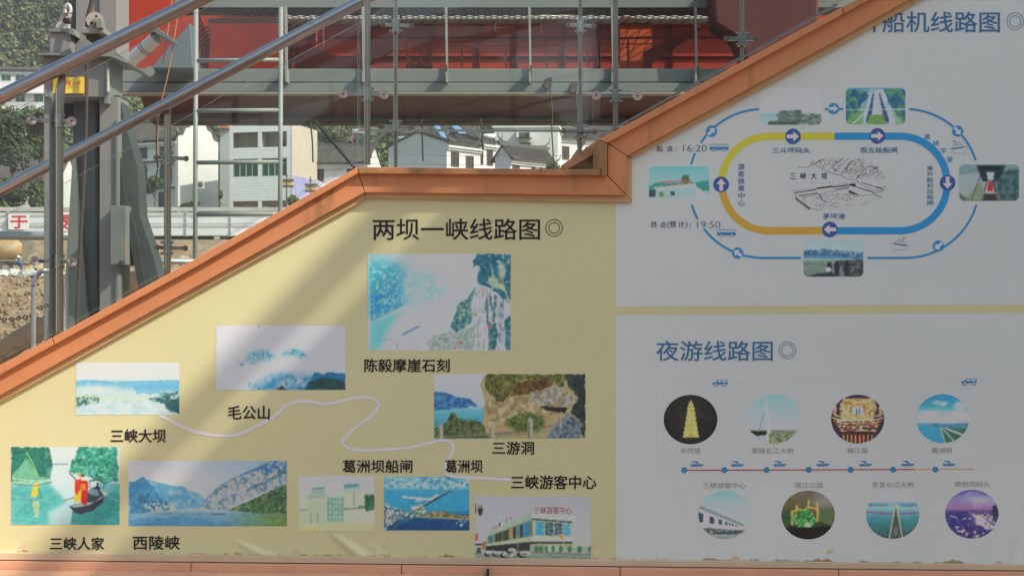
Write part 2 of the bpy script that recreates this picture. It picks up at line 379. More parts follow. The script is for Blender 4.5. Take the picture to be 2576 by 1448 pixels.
def house(name, label, corner, rot, W, D, H, rise=1.6, over=.6, wm=None, wins=(), swins=(), horns=True, roof='gable', parapet=False, eave_trim=True, under=5, cat='house', bands=()):
    """corner: ground point of the front left corner; front runs +x for W, house goes +y for D, ridge along x"""
    wm = wm or m_white
    t = thing(name, label, cat, corner, rz=rot)
    mb = MB(); mb.box((0, 0, -under), (W, D, H)); mb.build('wall', wm, t, local=True)
    if roof == 'gable':
        for sx in (0, W):
            x0, x1 = (sx-.0, sx+.02) if sx else (-.02, 0)
            q = MB(); pts = [Vector((0, 0, H)), Vector((0, D/2, H+rise)), Vector((0, D, H))]
            q.add([(x0, 0, H), (x0, D/2, H+rise), (x0, D, H), (x1, 0, H), (x1, D/2, H+rise), (x1, D, H)], [(0, 2, 1), (3, 4, 5), (0, 1, 4, 3), (1, 2, 5, 4), (0, 3, 5, 2)])
            q.build('gable', wm, t, local=True)
        n = math.hypot(D/2, rise); sl = rise/(D/2)
        for s in (0, 1):
            y0 = -over if s == 0 else D+over; z0 = H-over*sl; y1 = D/2; z1 = H+rise
            r = MB(); x0, x1 = -.12, W+.12
            vs = [(x0, y0, z0), (x1, y0, z0), (x1, y1, z1), (x0, y1, z1), (x0, y0, z0+.14), (x1, y0, z0+.14), (x1, y1, z1+.14), (x0, y1, z1+.14)]
            r.add(vs, [(0, 3, 2, 1), (4, 5, 6, 7), (0, 1, 5, 4), (1, 2, 6, 5), (2, 3, 7, 6), (3, 0, 4, 7)])
            ro = r.build('roof', m_tile, t, local=True)
            if s == 0:
                tb = MB(); k = x0+.1
                while k < x1-.1:
                    tb.add([(k, y0-.03, z0+.10), (k+.13, y0-.03, z0+.10), (k+.13, y1, z1+.14), (k, y1, z1+.14), (k, y0-.03, z0+.22), (k+.13, y0-.03, z0+.22), (k+.13, y1, z1+.26), (k, y1, z1+.26)],
                           [(0, 3, 2, 1), (4, 5, 6, 7), (0, 1, 5, 4), (1, 2, 6, 5), (2, 3, 7, 6), (3, 0, 4, 7)]); k += .27
                tb.build('tile_rows', m_tile, ro, local=True, kind='stuff')
        r = MB(); r.box((-.4, D/2-.12, H+rise+.1), (W+.4, D/2+.12, H+rise+.36))
        r.build('ridge', m_trim, t, local=True)
        if horns:
            for sx in (-1, 1):
                xx = -.35 if sx < 0 else W+.35
                for yy, zz in ((-over, H-over*sl+.15), (D/2, H+rise+.3)):
                    hb = MB(); hb.tube([(xx-sx*.9, yy, zz+.02), (xx-sx*.3, yy, zz+.14), (xx+sx*.1, yy, zz+.42), (xx+sx*.18, yy, zz+.8)], .12, 6, r2=.02)
                    hb.build('roof_horn', m_trim, t, local=True)
                # white verge moulding under the tiles
            vb = MB()
        ev = MB(); ev.box((-.1, -.3, H-.42), (W+.1, 0, H-.25)); ev.box((-.05, -.16, H-.6), (W+.05, 0, H-.42)); ev.build('eave_moulding', m_white, t, local=True)
    else:
        p = MB(); p.box((-.15, -.15, H), (W+.15, D+.15, H+.3)); p.build('roof', wm, t, local=True)
    for z in bands:
        bnd = MB(); bnd.box((-.06, -.25, z), (W+.02, 0, z+.14)); bnd.build('band', m_white, t, local=True)
        bn2 = MB()
        k = 0
        while k < W: bn2.box((k, -.22, z-.14), (k+.16, 0, z)); k += .34
        bn2.build('dentils', m_trim, t, local=True, kind='stuff')
    for w in wins: window(t, *w[:4], 0, *(w[4:]))
    for w in swins:
        sd = w[4]; window(t, w[0], w[1], w[2], w[3], 0, side=sd, *(w[5:]))
    return t
def gp(x, y, d): q = P(x, y, d); return (q.x, q.y, q.z)
S = lambda d: d/F
# arched-window house behind the tower, its bright gable wall on the right
d = 128; k = S(d)
rot = math.radians(-24)
Wh = 300*k/math.cos(rot); 
c0 = P(445, 534, d); Dh = 5.4; Hh = (534-349)*k
cx = c0.x-Wh*math.cos(rot); cy = c0.y-Wh*math.sin(rot)
t = house('house', 'white three storey house with arched windows and a tall bright gable', (cx, cy, c0.z), rot, Wh, Dh, Hh, rise=1.7, over=.3, horns=True,
      wins=[(Wh-u, z, 1.25, h, m_wood, m_pane, 3, True) for u in (1.15, 3.75, 6.35, 8.95) for z, h in ((4.75, .95), (2.5, 1.15))]+[(Wh-1.3, .1, 1.2, 1.7), (Wh-6.4, .1, 1.2, 1.7)],
      bands=(4.5, 2.2))
# stepped horse-head gable wall, a little higher than the roof
mb = MB(); x0, x1 = Wh+.02, Wh+.32
prf = [(-.25, -.5), (-.25, Hh+.2), (.5, Hh+.35), (.9, Hh+1.0), (1.4, Hh+1.1), (1.8, Hh+1.7), (Dh/2, Hh+2.2), (Dh-1.8, Hh+1.7), (Dh-1.4, Hh+1.1), (Dh-.9, Hh+1.0), (Dh-.5, Hh+.35), (Dh+.2, Hh+.2), (Dh+.2, -.5)]
n = len(prf); vs = [(x0, a, b) for a, b in prf]+[(x1, a, b) for a, b in prf]
mb.add(vs, [tuple(range(n-1, -1, -1)), tuple(range(n, 2*n))]+[(i, (i+1) % n, (i+1) % n+n, i+n) for i in range(n)])
mb.build('gable_wall', m_white, t, local=True)
cb = MB()
for (a, b), (a2, b2) in zip(prf[1:], prf[2:-1]):
    cb.bar((x0+.15, a, b+.12), (x0+.15, a2, b2+.12), .2, .6)
cb.build('gable_coping', m_tile, t, local=True)
for a, b in ((.2, Hh+.4), (1.2, Hh+1.3)):
    q = MB(); q.tube([(x0+.15, a+.3, b), (x0+.15, a-.1, b+.1), (x0+.15, a-.45, b+.55)], .1, 6, r2=.02); q.build('roof_horn', m_white, t, local=True)
ac = thing('air_conditioner', 'outdoor air conditioner unit on the side of the white gable house', 'air conditioner', P(503, 468, 124))
mb = MB(); mb.dbox(496, 455, 512, 474, 124, .35); mb.build('case', mat('ac_case', (.55, .55, .5), .6), ac)
mb = MB(); mb.tube([P(504, 464.5, 124)-Vector((0, .02, 0)), P(504, 464.5, 124)], .22, 14); mb.build('fan_grille', m_trim, ac)
# white tiled building
d = 124; k = S(d)
rot = math.radians(-14)
W4 = 163*k/math.cos(rot); c0 = P(733, 534, d); H4 = (534-309)*k; D4 = 42*k/math.sin(-rot)
cx = c0.x-W4*math.cos(rot); cy = c0.y-W4*math.sin(rot)
b4 = thing('tiled_building', 'white tiled block with two open loggias, green windows and a painted cream side wall', 'building', (cx, cy, c0.z), rz=rot)
m_wt = mat('white_facade_tile', (.86, .88, .87), .35, var=.05, scale=3)
m_cream = mat('cream_render', (.50, .45, .37), .85, var=.06, scale=.8, dirt=(.5, .43, .34), dthr=.62, dscale=.7)
sx = W4/163
def fx(x): return (x-570)*sx
def fz(y): return (534-y)*k
ops = [(579, 330, 645, 368), (655, 330, 721, 368), (579, 397, 645, 442), (655, 397, 721, 442), (579, 504, 645, 530), (655, 504, 721, 530)]
m_logg = mat('loggia_shade_grey', (.38, .35, .31), .9, var=.1)  # greyed to paint in the shade inside the loggias
core = MB(); core.box((0, 1.5, -5), (W4, D4, H4)); core.build('wall', m_cream, b4, local=True)
for xx in (0, fx(651), W4):
    q = MB(); q.box((max(0, xx-.12), .065, -5), (min(W4, xx+.12), 1.5, H4-.02)); q.build('partition', m_logg, b4, local=True)
sw = MB(); sw.box((W4, -.02, -5), (W4+.04, D4, H4)); sw.build('side_wall', m_cream, b4, local=True)
sl = MB(); m_logg = MATS['loggia_shade_grey']
for y in (328, 395, 502): sl.box((.02, .06, fz(y)-.0), (W4-.02, 1.5, fz(y)+.12))
sl.box((.02, .06, fz(368)-.15), (W4-.02, 1.5, fz(368))); sl.box((.02, .06, fz(442)-.15), (W4-.02, 1.5, fz(442)))
sl.build('floor_slab', m_logg, b4, local=True)
# facade tiles in courses: joints are real gaps over a dark bed
bed = MB()
def solid_rects():
    ys = sorted({309, 534, *[o[1] for o in ops], *[o[3] for o in ops]}); out = []
    for y0, y1 in zip(ys, ys[1:]):
        ym = (y0+y1)/2; cuts = sorted((o[0], o[2]) for o in ops if o[1] < ym < o[3]); x = 570
        for a, b in cuts:
            out.append((x, a, y0, y1)); x = b
        out.append((x, 733, y0, y1))
    return out
for x0, x1, y0, y1 in solid_rects(): bed.box((fx(x0), .03, fz(y1)), (fx(x1), .06, fz(y0)))
bed.build('tile_bed', m_trim, b4, local=True)
y = 309.0; step = 6.6
while y < 533:
    y2 = min(y+step, 534)
    for x0, x1, a, b in solid_rects():
        lo, hi = max(y, a), min(y2, b)
        if hi-lo > .8:
            q = MB(); q.box((fx(x0), 0, fz(hi)+.013), (fx(x1), .03, fz(lo))); q.build('tile_course', m_wt, b4, local=True)
    y = y2
for i in (2, 3):
    o = ops[i]; xa, xb, za, zb = fx(o[0]), fx(o[2]), fz(o[3]), fz(o[1]); w = xb-xa
    fr = MB()
    for q in range(5): fr.box((xa+w*q/4-(.04 if q else 0), .10, za), (xa+w*q/4+(.04 if q < 4 else 0), .2, zb))
    for zz in (za, za+(zb-za)*.72, zb-.06): fr.box((xa, .10, zz), (xb, .2, zz+.06))
    f = fr.build('window', m_green, b4, local=True)
    pn = MB(); pn.box((xa, .15, za), (xb, .16, zb)); pn.build('pane', m_gpane, f, local=True)
for i in (4, 5):
    o = ops[i]; xa, xb, za, zb = fx(o[0]), fx(o[2]), fz(o[3])+.1, fz(o[1]); w = xb-xa
    g = MB(); m_gr = mat('grille_metal', (.32, .22, .20), .5)
    for zz in (za, zb-.05): g.box((xa, .02, zz), (xb, .06, zz+.05))
    for q in range(19): g.box((xa+w*q/18-.012, .03, za), (xa+w*q/18+.012, .05, zb))
    for cxx in (.27, .73):
        pts = [(xa+w*(cxx-.22), .03, (za+zb)/2), (xa+w*cxx, .03, zb-.15), (xa+w*(cxx+.22), .03, (za+zb)/2), (xa+w*cxx, .03, za+.15), (xa+w*(cxx-.22), .03, (za+zb)/2)]
        g.tube(pts, .02, 4)
    g.build('railing', m_gr, b4, local=True)
dr = MB(); dr.box((fx(683), 1.44, fz(367)), (fx(697), 1.49, fz(345))); dr.build('door', m_wood, b4, local=True)
mural = MB(); mural.box((W4+.04, .1, -3), (W4+.06, D4-.1, fz(440))); mural.build('mural', mat('faded_mural', (.30, .31, .55), .8, var=.15, scale=.6, dirt=(.52, .40, .44), dthr=.5, dscale=.4, streak=True), b4, local=True, label='faded violet mural painted low on the side wall')
an = house('annex', 'narrow white annex with an orange roof edge, left of the tiled building', gp(553, 470, 140), math.radians(-14), 1.1, 1.6, (470-322)*S(140), roof='flat', cat='house')
mb = MB(); mb.dbox(550, 316, 572, 323, 139, 4); mb.build('roof_edge', mat('orange_edge', (.45, .15, .06), .7), None); o = bpy.data.objects['roof_edge']; o.parent = an; o.matrix_parent_inverse = Matrix.LocRotScale(Vector(gp(553, 470, 140)), Matrix.Rotation(math.radians(-14), 3, 'Z'), None).inverted()
# far upper-left hotel
d = 200; k = S(d)
W1 = 175*k; ht = house('hotel', 'white four storey house with a dark tiled eave on the hillside, top left', gp(-60, 300, d), math.radians(4), W1, 10, 124*k, rise=.9, over=.5, horns=False,
      wins=[(W1-u*k, z*k, 24*k, 20*k, m_green, m_gpane, 2) for u in (20, 66, 101, 140) for z in (97, 44)], under=20)
mb = MB(); m_bal = mat('balcony_rail', (.7, .7, .68), .6)
for z in (68, 22):
    mb = MB(); mb.box((0, -1.0, z*k-.2), (W1, 0, z*k)); mb.build('balcony', m_white, ht, local=True)
    mb = MB(); mb.box((0, -1.0, z*k+.9), (W1, -.94, z*k+.98)); q = 0
    while q < W1: mb.box((q, -.99, z*k), (q+.06, -.95, z*k+.9)); q += .35
    mb.build('balustrade', m_bal, ht, local=True)
# brown roofed low house, left
W2 = 190*S(140)
house('house', 'low old house with a wide brown tiled roof behind the left bushes', gp(-40, 500, 140), math.radians(3), W2, 6.5, 2.2, rise=2.0, over=.8, horns=False,
      wins=[(2.2, .7, 1.2, 1.0), (5.2, .7, 1.2, 1.0)])
# grey roofed house
d = 130; k = S(d)
W5 = 148*k
house('house', 'white cottage with a grey tiled roof right of the cream wall', gp(778, 488, d), math.radians(-6), W5, 6.4, (488-408)*k, rise=1.6, over=.45,
      wins=[(24*k+1.1*0, 32*k, 28*k, 34*k, m_wood, m_pane, 3), (110*k, 32*k, 28*k, 34*k, m_wood, m_pane, 3)])
# gable house: shaded gable to the left, bright facade to the right
def corner_house(name, label, X, yb, d, rot, Wf, Dg, H, **kw):
    c = P(X, yb, d); return house(name, label, (c.x, c.y, c.z), math.radians(rot), Wf, Dg, H, **kw)
corner_house('house', 'white house whose broad pale gable faces the stair, carved windows on its bright front', 1124, 470, 120, 50, 4.1, 6.6, 3.6, rise=1.0, over=.35,
      wins=[(.95, 1.7, .95, 1.2, m_wood, m_pane, 2), (2.75, 1.4, .95, 1.3, m_wood, m_pane, 2)])
corner_house('house', 'white two storey wing with a swept tiled roof behind the gable house', 1198, 470, 124, 50, 2.5, 5.2, 3.85, rise=.9, over=.3,
      wins=[(.55, 1.9, .6, 1.25, m_wood, m_pane, 2), (1.7, 1.9, .75, 1.3, m_wood, m_pane, 2)])
corner_house('house', 'low white house with an open porch and dark roof, middle of the row', 1284, 470, 116, 46, 4.9, 1.7, 2.35, rise=.85, over=.35,
      wins=[(.6, 1.2, .8, 1.3, m_wood, m_pane, 2), (2.6, 1.1, .4, 1.0, m_wood, m_pane, 1), (3.5, 1.1, .4, 1.0, m_wood, m_pane, 1)])
# back block and right block
d = 133; k = S(d)
house('house', 'tall pale blue grey block behind the tiled roofs', gp(1243, 470, d), math.radians(-5), 160*k, 6, (470-322)*k, roof='flat', wins=[(78*k, 103*k, 30*k, 8*k, m_trim, m_pane, 2)], under=10)
mb = MB()
cr = thing('dormer', 'small tiled dormer hood on the pale blue grey block', 'dormer', P(1317, 345, 131))
mb.dbox(1302, 333, 1332, 344, 131.6, 1.4); mb.build('hood', m_tile, cr)
for xx in (1299, 1332):
    mb = MB(); mb.dbox(xx, 326, xx+6, 345, 131.4, 1.4); mb.build('hood_cheek', m_white, cr)
corner_house('house', 'white house with sunny upper windows right of the pale block', 1408, 480, 146, 32, 7.5, 1.8, 5.4, rise=.7, over=.4, horns=False,
      wins=[(.7, 3.1, .8, 1.3, m_wood, m_pane, 2), (3.4, 3.4, .7, 1.1, m_wood, m_pane, 2), (5.6, 3.4, .7, 1.1, m_wood, m_pane, 2)])
house('house', 'distant white house with a dark roof under the wooded slope', gp(1120, 360, 175), math.radians(8), 4.2, 6, 1.3, rise=1.2, over=.5, horns=False)
house('house', 'distant white house with a dark hipped roof at the right of the row', gp(1440, 372, 172), math.radians(-8), 5.2, 6, 1.6, rise=1.2, over=.5, horns=False)
d = 148; k = S(d)
house('house', 'white house with a swept dark roof rising behind the pale gable house', gp(1118, 470, d), math.radians(6), 72*k, 5, (470-342)*k, rise=.9, over=.35, wins=[(20*k, 100*k, 14*k, 14*k, m_wood, m_pane, 2), (52*k, 100*k, 14*k, 14*k, m_wood, m_pane, 2)])
house('house', 'small white house with a dark roof between the cottage and the wooded slope', gp(1005, 400, 158), math.radians(-10), 58*S(158), 5, (400-338)*S(158), rise=.8, over=.3, horns=False)
# solar water heaters
def heater(x, y, d, label):
    t = thing('solar_water_heater', label, 'water heater', P(x, y+18, d)); s = S(d)
    a = P(x-19, y, d); b = P(x+19, y, d)
    mb = MB(); mb.tube([a, b], 6.5*s, 12); mb.build('tank', mat('tank_white', (.8, .8, .8), .3), t, smooth=True)
    mb = MB()
    for q in range(9):
        X = x-17+q*4.2; mb.tube([P(X, y+5, d), P(X, y+24, d)-Vector((0, .8, 0))], 1.0*s, 5)
    mb.build('collector_tubes', mat('collector_tube', (.02, .025, .05), .2), t)
    mb = MB(); mr = mat('red_frame', (.5, .06, .04), .6)
    for X in (x-18, x+18): mb.bar(P(X, y, d), P(X, y+26, d), 2*s, 2*s); mb.bar(P(X, y+4, d), P(X, y+26, d)-Vector((0, .9, 0)), 1.5*s, 1.5*s)
    mb.build('stand', mr, t)
heater(906, 331, 134, 'solar water heater with a white tank on the grey cottage ridge')
heater(1228, 343, 128, 'solar water heater with a red stand on the right roof wing')
for i, (x, y) in enumerate(((1110, 330), (1152, 322))):
    t = thing('solar_collector', ['long tilted blue solar panel on the gable house roof', 'second shorter blue solar panel behind the long one'][i], 'solar panel', P(x, y+15, 122))
    mb = MB(); pts = [P(x-20, y-14, 124), P(x-8, y-14, 124), P(x+16, y+20, 121), P(x+3, y+20, 121)] if i == 0 else [P(x-20, y-6, 126), P(x-4, y-6, 126), P(x+20, y+14, 123), P(x+2, y+14, 123)]
    vs = pts+[p+Vector((0, .1, .12)) for p in pts]
    mb.add(vs, [(0, 3, 2, 1), (4, 5, 6, 7), (0, 1, 5, 4), (1, 2, 6, 5), (2, 3, 7, 6), (3, 0, 4, 7)]); mb.build('panel', mat('blue_panel', (.16, .34, .55), .25), t)
    mb = MB(); mb.bar(pts[3]+Vector((0, 0, -.4)), pts[3], .05, .05); mb.bar(pts[2]+Vector((0, 0, -.4)), pts[2], .05, .05); mb.build('support', m_trim, t)
# street lamps
for i, (x, yt, yb, lb) in enumerate(((721, 432, 520, 'street lamp with a square amber lantern before the tiled facade'), (781, 444, 510, 'street lamp with an amber lantern at the corner of the cream wall'))):
    d = 116; t = thing('street_lamp', lb, 'street lamp', P(x, yb+6, d), group='lamps along the village street')
    mb = MB(); mb.tube([P(x, yb+8, d), P(x, yt+38, d), P(x, yt, d)], .07, 8, r2=.04); mb.tube([P(x, yt+12, d), P(x, yt+2, d)], .13, 6, r2=.02); mb.build('post', m_trim, t)
    mb = MB(); mb.dbox(x-13, yt+22, x+13, yt+34, d, .6); mb.build('lantern', mat('amber_lantern', (.62, .42, .14), .4), t)
    mb = MB(); mb.dbox(x-15, yt+18, x+15, yt+22, d-.1, .8); mb.dbox(x-15, yt+34, x+15, yt+37, d-.1, .8); mb.build('lantern_frame', m_trim, t)
# umbrella-like striped awning
t = thing('striped_awning', 'white awning with fine violet stripes beside the street lamp', 'awning', P(800, 505, 118))
m_aw = mat('awning_cloth', (.78, .76, .8), .8)
mb = MB(); mb.dprism([(798, 452), (836, 474), (800, 506), (786, 500)], 118, .2); mb.build('cloth', m_aw, t)
mb = MB()
for q in range(7): mb.bar(P(797-q*1.5, 460+q*6, 117.9), P(826-q*1.5, 474+q*6-q*2, 117.9), .03, .03)
mb.build('stripe', mat('violet_stripe', (.45, .15, .35), .8), t)
# ------------------------------------------------------------------ white site fence
m_fence = mat('fence_sheet', (.76, .80, .81), .45, var=.04, scale=.5)
m_rail = mat('fence_rail', (.38, .44, .46), .5)
fen = thing('site_fence', 'white corrugated metal fence along the edge of the building site', 'fence', P(400, 590, 110))
x = -90
while x < 1500:
    a = P(x, 592, 110); b = P(x+108, 534, 110); mb = MB(); n = 26
    for i in range(n):
        xa = a.x+(b.x-a.x)*i/n; xb = a.x+(b.x-a.x)*(i+.62)/n
        mb.box((xa, a.y, a.z), (xb, a.y+.03, b.z))
    mb.box((a.x, a.y+.03, a.z), (b.x, a.y+.05, b.z))
    mb.build('fence_panel', m_fence, fen)
    mb = MB(); mb.dbox(x+108, 532, x+112, 594, 109.9, .12); mb.build('fence_post', m_rail, fen)
    x += 112
for y in (535, 562):
    mb = MB(); mb.dbox(-90, y-1, 1500, y+1.6, 109.85, .05); mb.build('fence_rail', m_rail, fen)
mb = MB(); mb.dbox(-90, 521, 1500, 531, 113, .5); tag(mb.build('retaining_wall', mat('concrete_wall', (.5, .5, .46), .85, var=.12, scale=1)), 'low concrete retaining wall just above the white fence', 'wall')

m_plac = mat('placard_white', (.78, .78, .78), .6); m_pred = mat('placard_red', (.60, .03, .06), .6)
PLAC = []
for (x0, y0, x1, y1), ch in (((21, 539, 73, 577), '于'), ((130, 533, 182, 581), '泰')):
    t = thing('placard', {'于': 'white placard with red character 于 on the fence left of the tower', '泰': 'white placard with red character 泰 half hidden behind the tower leg'}[ch], 'placard', P((x0+x1)/2, y1, 109.7))
    mb = MB(); mb.dbox(x0, y0, x1, y1, 109.7, .04); mb.build('board', m_plac, t); PLAC.append((t, ch, x0, y0, x1, y1))
# ------------------------------------------------------------------ stair wall (plane y = 0)
m_cap = mat('salmon_coping', (.61, .255, .105), .6, var=.07, scale=2, bump=.12, bscale=30, dirt=(.36, .17, .075), dthr=.56, dscale=5, streak=True)
m_lip = mat('weathered_coping', (.60, .26, .115), .6, var=.08, scale=3, dirt=(.30, .165, .06), dthr=.44, dscale=2.2)
m_plas = mat('cream_plaster', (.68, .58, .40), .85, var=.05, scale=2, bump=.2, bscale=80)
m_ochre = mat('ochre_trim', (.56, .38, .19), .8, var=.10, scale=3, dirt=(.33, .20, .09), dthr=.60, dscale=4)
m_plinth = mat('salmon_plinth_stone', (.74, .41, .25), .6, var=.06, scale=4, dirt=(.5, .42, .3), dthr=.66, dscale=3)
sw = thing('stair_wall', 'side wall of the stair with salmon coping, plastered and papered with route posters', 'wall', (0, 0, 0))
def W(x, y, off=0.0): return P(x, y, CAMD+off)
TOP = [(-60, 950), (0, 917), (130, 849), (509, 641), (899, 420), (1511, 427), (1504, 353), (2110, 15), (2200, -33)]
def segs(name, quads, yoff, m, back, bevel=.003):
    for i, q in enumerate(quads):
        mb = MB(); mb.dprism(q, CAMD+yoff, back-yoff); mb.build(name, m[i] if isinstance(m, list) else m, sw, bevel=bevel)
body = [(-60, 1500), (-60, 965), (0, 933), (130, 860), (509, 652), (900, 430), (1520, 435), (1520, 375), (2110, 32), (2300, -75), (2640, -75), (2640, 1500)]
mb = MB(); mb.dprism(body, CAMD, .18); mb.build('wall_body', m_plas, sw)
segs('coping_lip', [
    [(-60, 950), (0, 917), (129, 849.5), (135, 867), (0, 942), (-60, 975)],
    [(131, 848.5), (509, 641), (898, 420.5), (900, 436), (509, 662), (137, 866.5)],
    [(900, 420), (1511, 426.5), (1511, 441.5), (902, 436.5)],
    [(1503, 353), (1527.5, 360), (1527.5, 443), (1513, 443), (1512, 426), (1504, 425)],
    [(1505, 352), (2118, 19), (2121, 36), (1529, 359)],
    [(2120, 18), (2300, -80), (2300, -62), (2123, 35)]], -.10, [m_cap, m_cap, m_lip, m_lip, m_cap, m_lip], .20, .004)
segs('coping_face', [
    [(-60, 973), (0, 940), (135, 866), (285, 783), (509, 661), (901, 435), (916.5, 484), (509, 712), (286, 835), (0, 993.5), (-60, 1026)],
    [(902.5, 435), (1527, 442), (1575, 491.5), (918, 484)],
    [(1529, 361), (1576, 393), (1576.5, 491), (1529, 441)],
    [(1530, 359.5), (2110, 41), (2193, -4), (2310, -66), (2420, -72), (2286, 0), (2110, 99), (1577, 392)]], -.06, m_cap, 0, .003)
segs('ochre_trim', [
    [(-60, 1024), (0, 991), (286, 833), (509, 710), (915, 482), (921, 499), (879, 524), (509, 728), (181, 911), (0, 1010), (-60, 1043)],
    [(916.5, 482), (1576, 490), (1589, 509), (1551, 509), (1184, 502), (922, 498.5)],
    [(1574, 392), (1589.5, 399), (1590, 508), (1576.5, 489)],
    [(1576, 391), (2110, 97), (2284, -2), (2400, -65), (2440, -65), (2318, 0), (2037, 158), (1591, 397.5)]], -.028, m_ochre, 0, .002)
# bottom: cream strip and plinth stones, falling slightly to the right
def yb(x): return 1407+x*.0105
mb = MB(); mb.dprism([(-60, yb(-60)-18), (2640, yb(2640)-14), (2640, yb(2640)), (-60, yb(-60))], CAMD-.035, .035); mb.build('cream_strip', mat('cream_strip', (.62, .50, .34), .7, var=.08, scale=3), sw, bevel=.003)
def stones(y0, y1, off, cuts):
    for a, b in zip(cuts, cuts[1:]):
        q = [(a+1, yb(a)+y0), (b-1, yb(b)+y0), (b-1-6*(y1 > 60)*0, yb(b)+y1), (a+1, yb(a)+y1)]
        mb = MB(); mb.dprism(q, CAMD+off, .18-off); mb.build('plinth_stone', m_plinth, sw, bevel=.004)
stones(3.5, 30, -.05, [-60, 480, 1010, 1560, 2110, 2640])
fl = [(-400, 252), (252, 1228), (1228, 2200), (2200, 3200)]
for a, b in fl:
    xa, xb = W(a, 0).x+.003, W(b, 0).x-.003; mb = MB(); za, zb_ = (EYE+(780-yb(q)-24)*.0024*.995 for q in (a, b))
    for r0, r1 in ((-.055, -.60), (-.606, -1.2), (-1.206, -1.8)):
        q = MB(); q.add([(xa, r1, za-.06), (xb, r1, zb_-.06), (xb, r0, zb_-.06), (xa, r0, za-.06), (xa, r1, za), (xb, r1, zb_), (xb, r0, zb_), (xa, r0, za)], [(0, 3, 2, 1), (4, 5, 6, 7), (0, 1, 5, 4), (1, 2, 6, 5), (2, 3, 7, 6), (3, 0, 4, 7)]); q.build('paving_slab', m_plinth, bpy.data.objects['quay'], bevel=.003)
mb = MB(); mb.box((W(1228, 0).x-.007, -.6, .0), (W(1228, 0).x+.007, -.053, .052)); mb.build('drain_slot', mat('black_gap', (.01, .01, .01), .9), bpy.data.objects['quay'])
# stair treads and landing between the two curbs, far curb of the upper flight
m_tread = mat('stair_stone', (.50, .33, .24), .6, var=.1, scale=3)
st = thing('stair_flight', 'salmon stone stair flight and landing between the glass balustrades', 'stair', (0, 1, 0))
for i in range(17):
    x = -3.3+i*.31; z = W(1288+x/.0024, 0).x*0
    X = 1288+x/.0024; ytop = float(np.interp(X, [t[0] for t in TOP[:5]], [t[1] for t in TOP[:5]]))
    if X > 880: break
    zz = W(X, ytop).z-.22
    mb = MB(); mb.box((x, .2, zz-.5), (x+.31, 1.5, zz)); mb.build('tread', m_tread, st)
l0 = W(899, 0).x; l1 = W(1515, 0).x; zz = W(0, 440).z-.08
mb = MB(); mb.box((l0-.1, .2, zz-.3), (l1, 1.5, zz)); mb.build('landing', m_tread, st)
for i in range(6):
    x = l1+i*.31; X = 1288+x/.0024; zz = W(X, float(np.interp(X, [1504, 2110], [353, 15]))).z-.2
    mb = MB(); mb.box((x, .2, zz-.4), (x+.31, 1.5, zz)); mb.build('tread', m_tread, st)
fc = thing('far_curb', 'far side curb of the upper flight with salmon coping and brown louvred face', 'curb', P(1460, 430, 10.6))
mb = MB(); mb.dprism([(1412, 416), (1424, 428), (1494, 388), (1560, 352), (1560, 318), (1504, 351)], 10.5, .3); mb.build('coping', m_lip, fc, bevel=.004)
mb = MB(); mb.dprism([(1420, 432), (1428, 426), (1494, 390), (1560, 352), (1560, 470), (1420, 470)], 10.6, .2); mb.build('curb_wall', mat('brown_louvre', (.33, .17, .08), .7), fc)
for i in range(14):
    yy = 392+i*3.2; x0 = 1494-(yy-390)*1.75
    if yy > 392: mb = MB(); mb.dprism([(max(x0, 1432), yy), (1500, yy), (1500, yy+1.8), (max(x0, 1432), yy+1.8)], 10.58, .03); mb.build('slat', m_ochre, fc)
mb = MB(); mb.dprism([(1492, 374), (1508, 368), (1512, 430), (1494, 430)], 10.45, .2); mb.build('end_block', m_lip, fc)
mb = MB()
for i, (X, Y) in enumerate(((-50, 960), (130, 862), (509, 655), (898, 434))): pass
vs = [P(X, Y+16, 10.6) for X, Y in ((-120, 950), (130, 858), (509, 676), (898, 470), (1420, 474))]
q = [Vector((v.x, v.y, v.z)) for v in vs]+[Vector((vs[-1].x, vs[-1].y, vs[-1].z-.4)), Vector((vs[0].x, vs[0].y, vs[0].z-.4))]
mb.prism(q, .2); mb.build('lower_curb', m_lip, fc)

# ------------------------------------------------------------------ posters
def disp(x, y):
    """how far the loose vinyl stands off the wall (m)"""
    d = np.zeros(np.shape(x))
    R = [((810, 1322), (908, 1398), 9, .020), ((905, 1345), (960, 1398), 8, .006), ((575, 1350), (655, 1394), 7, .013), 
         ((2600, 1130), (2490, 1425), 14, .010), ((2600, 1260), (2545, 1425), 10, .009), ((2230, 1370), (2170, 1424), 12, .006)]
    for (x1, y1), (x2, y2), w, a in R:
        dx, dy = x2-x1, y2-y1; n = dx*dx+dy*dy; t = ((x-x1)*dx+(y-y1)*dy)/n; tc = np.clip(t, 0, 1.3)
        e = np.hypot(x-x1-tc*dx, y-y1-tc*dy); d = d+a*np.exp(-(e/(w*(.5+tc)))**2)*np.clip(tc*1.2, 0, 1)
    d = d+.0025*(fbm(x*.02, y*.02, 4)-.5)*np.clip((y-1340)/60, 0, 1)*2
    return d
def m_print(name, col, rough=.5): return mat(name, col, rough, var=.012, scale=1.5)
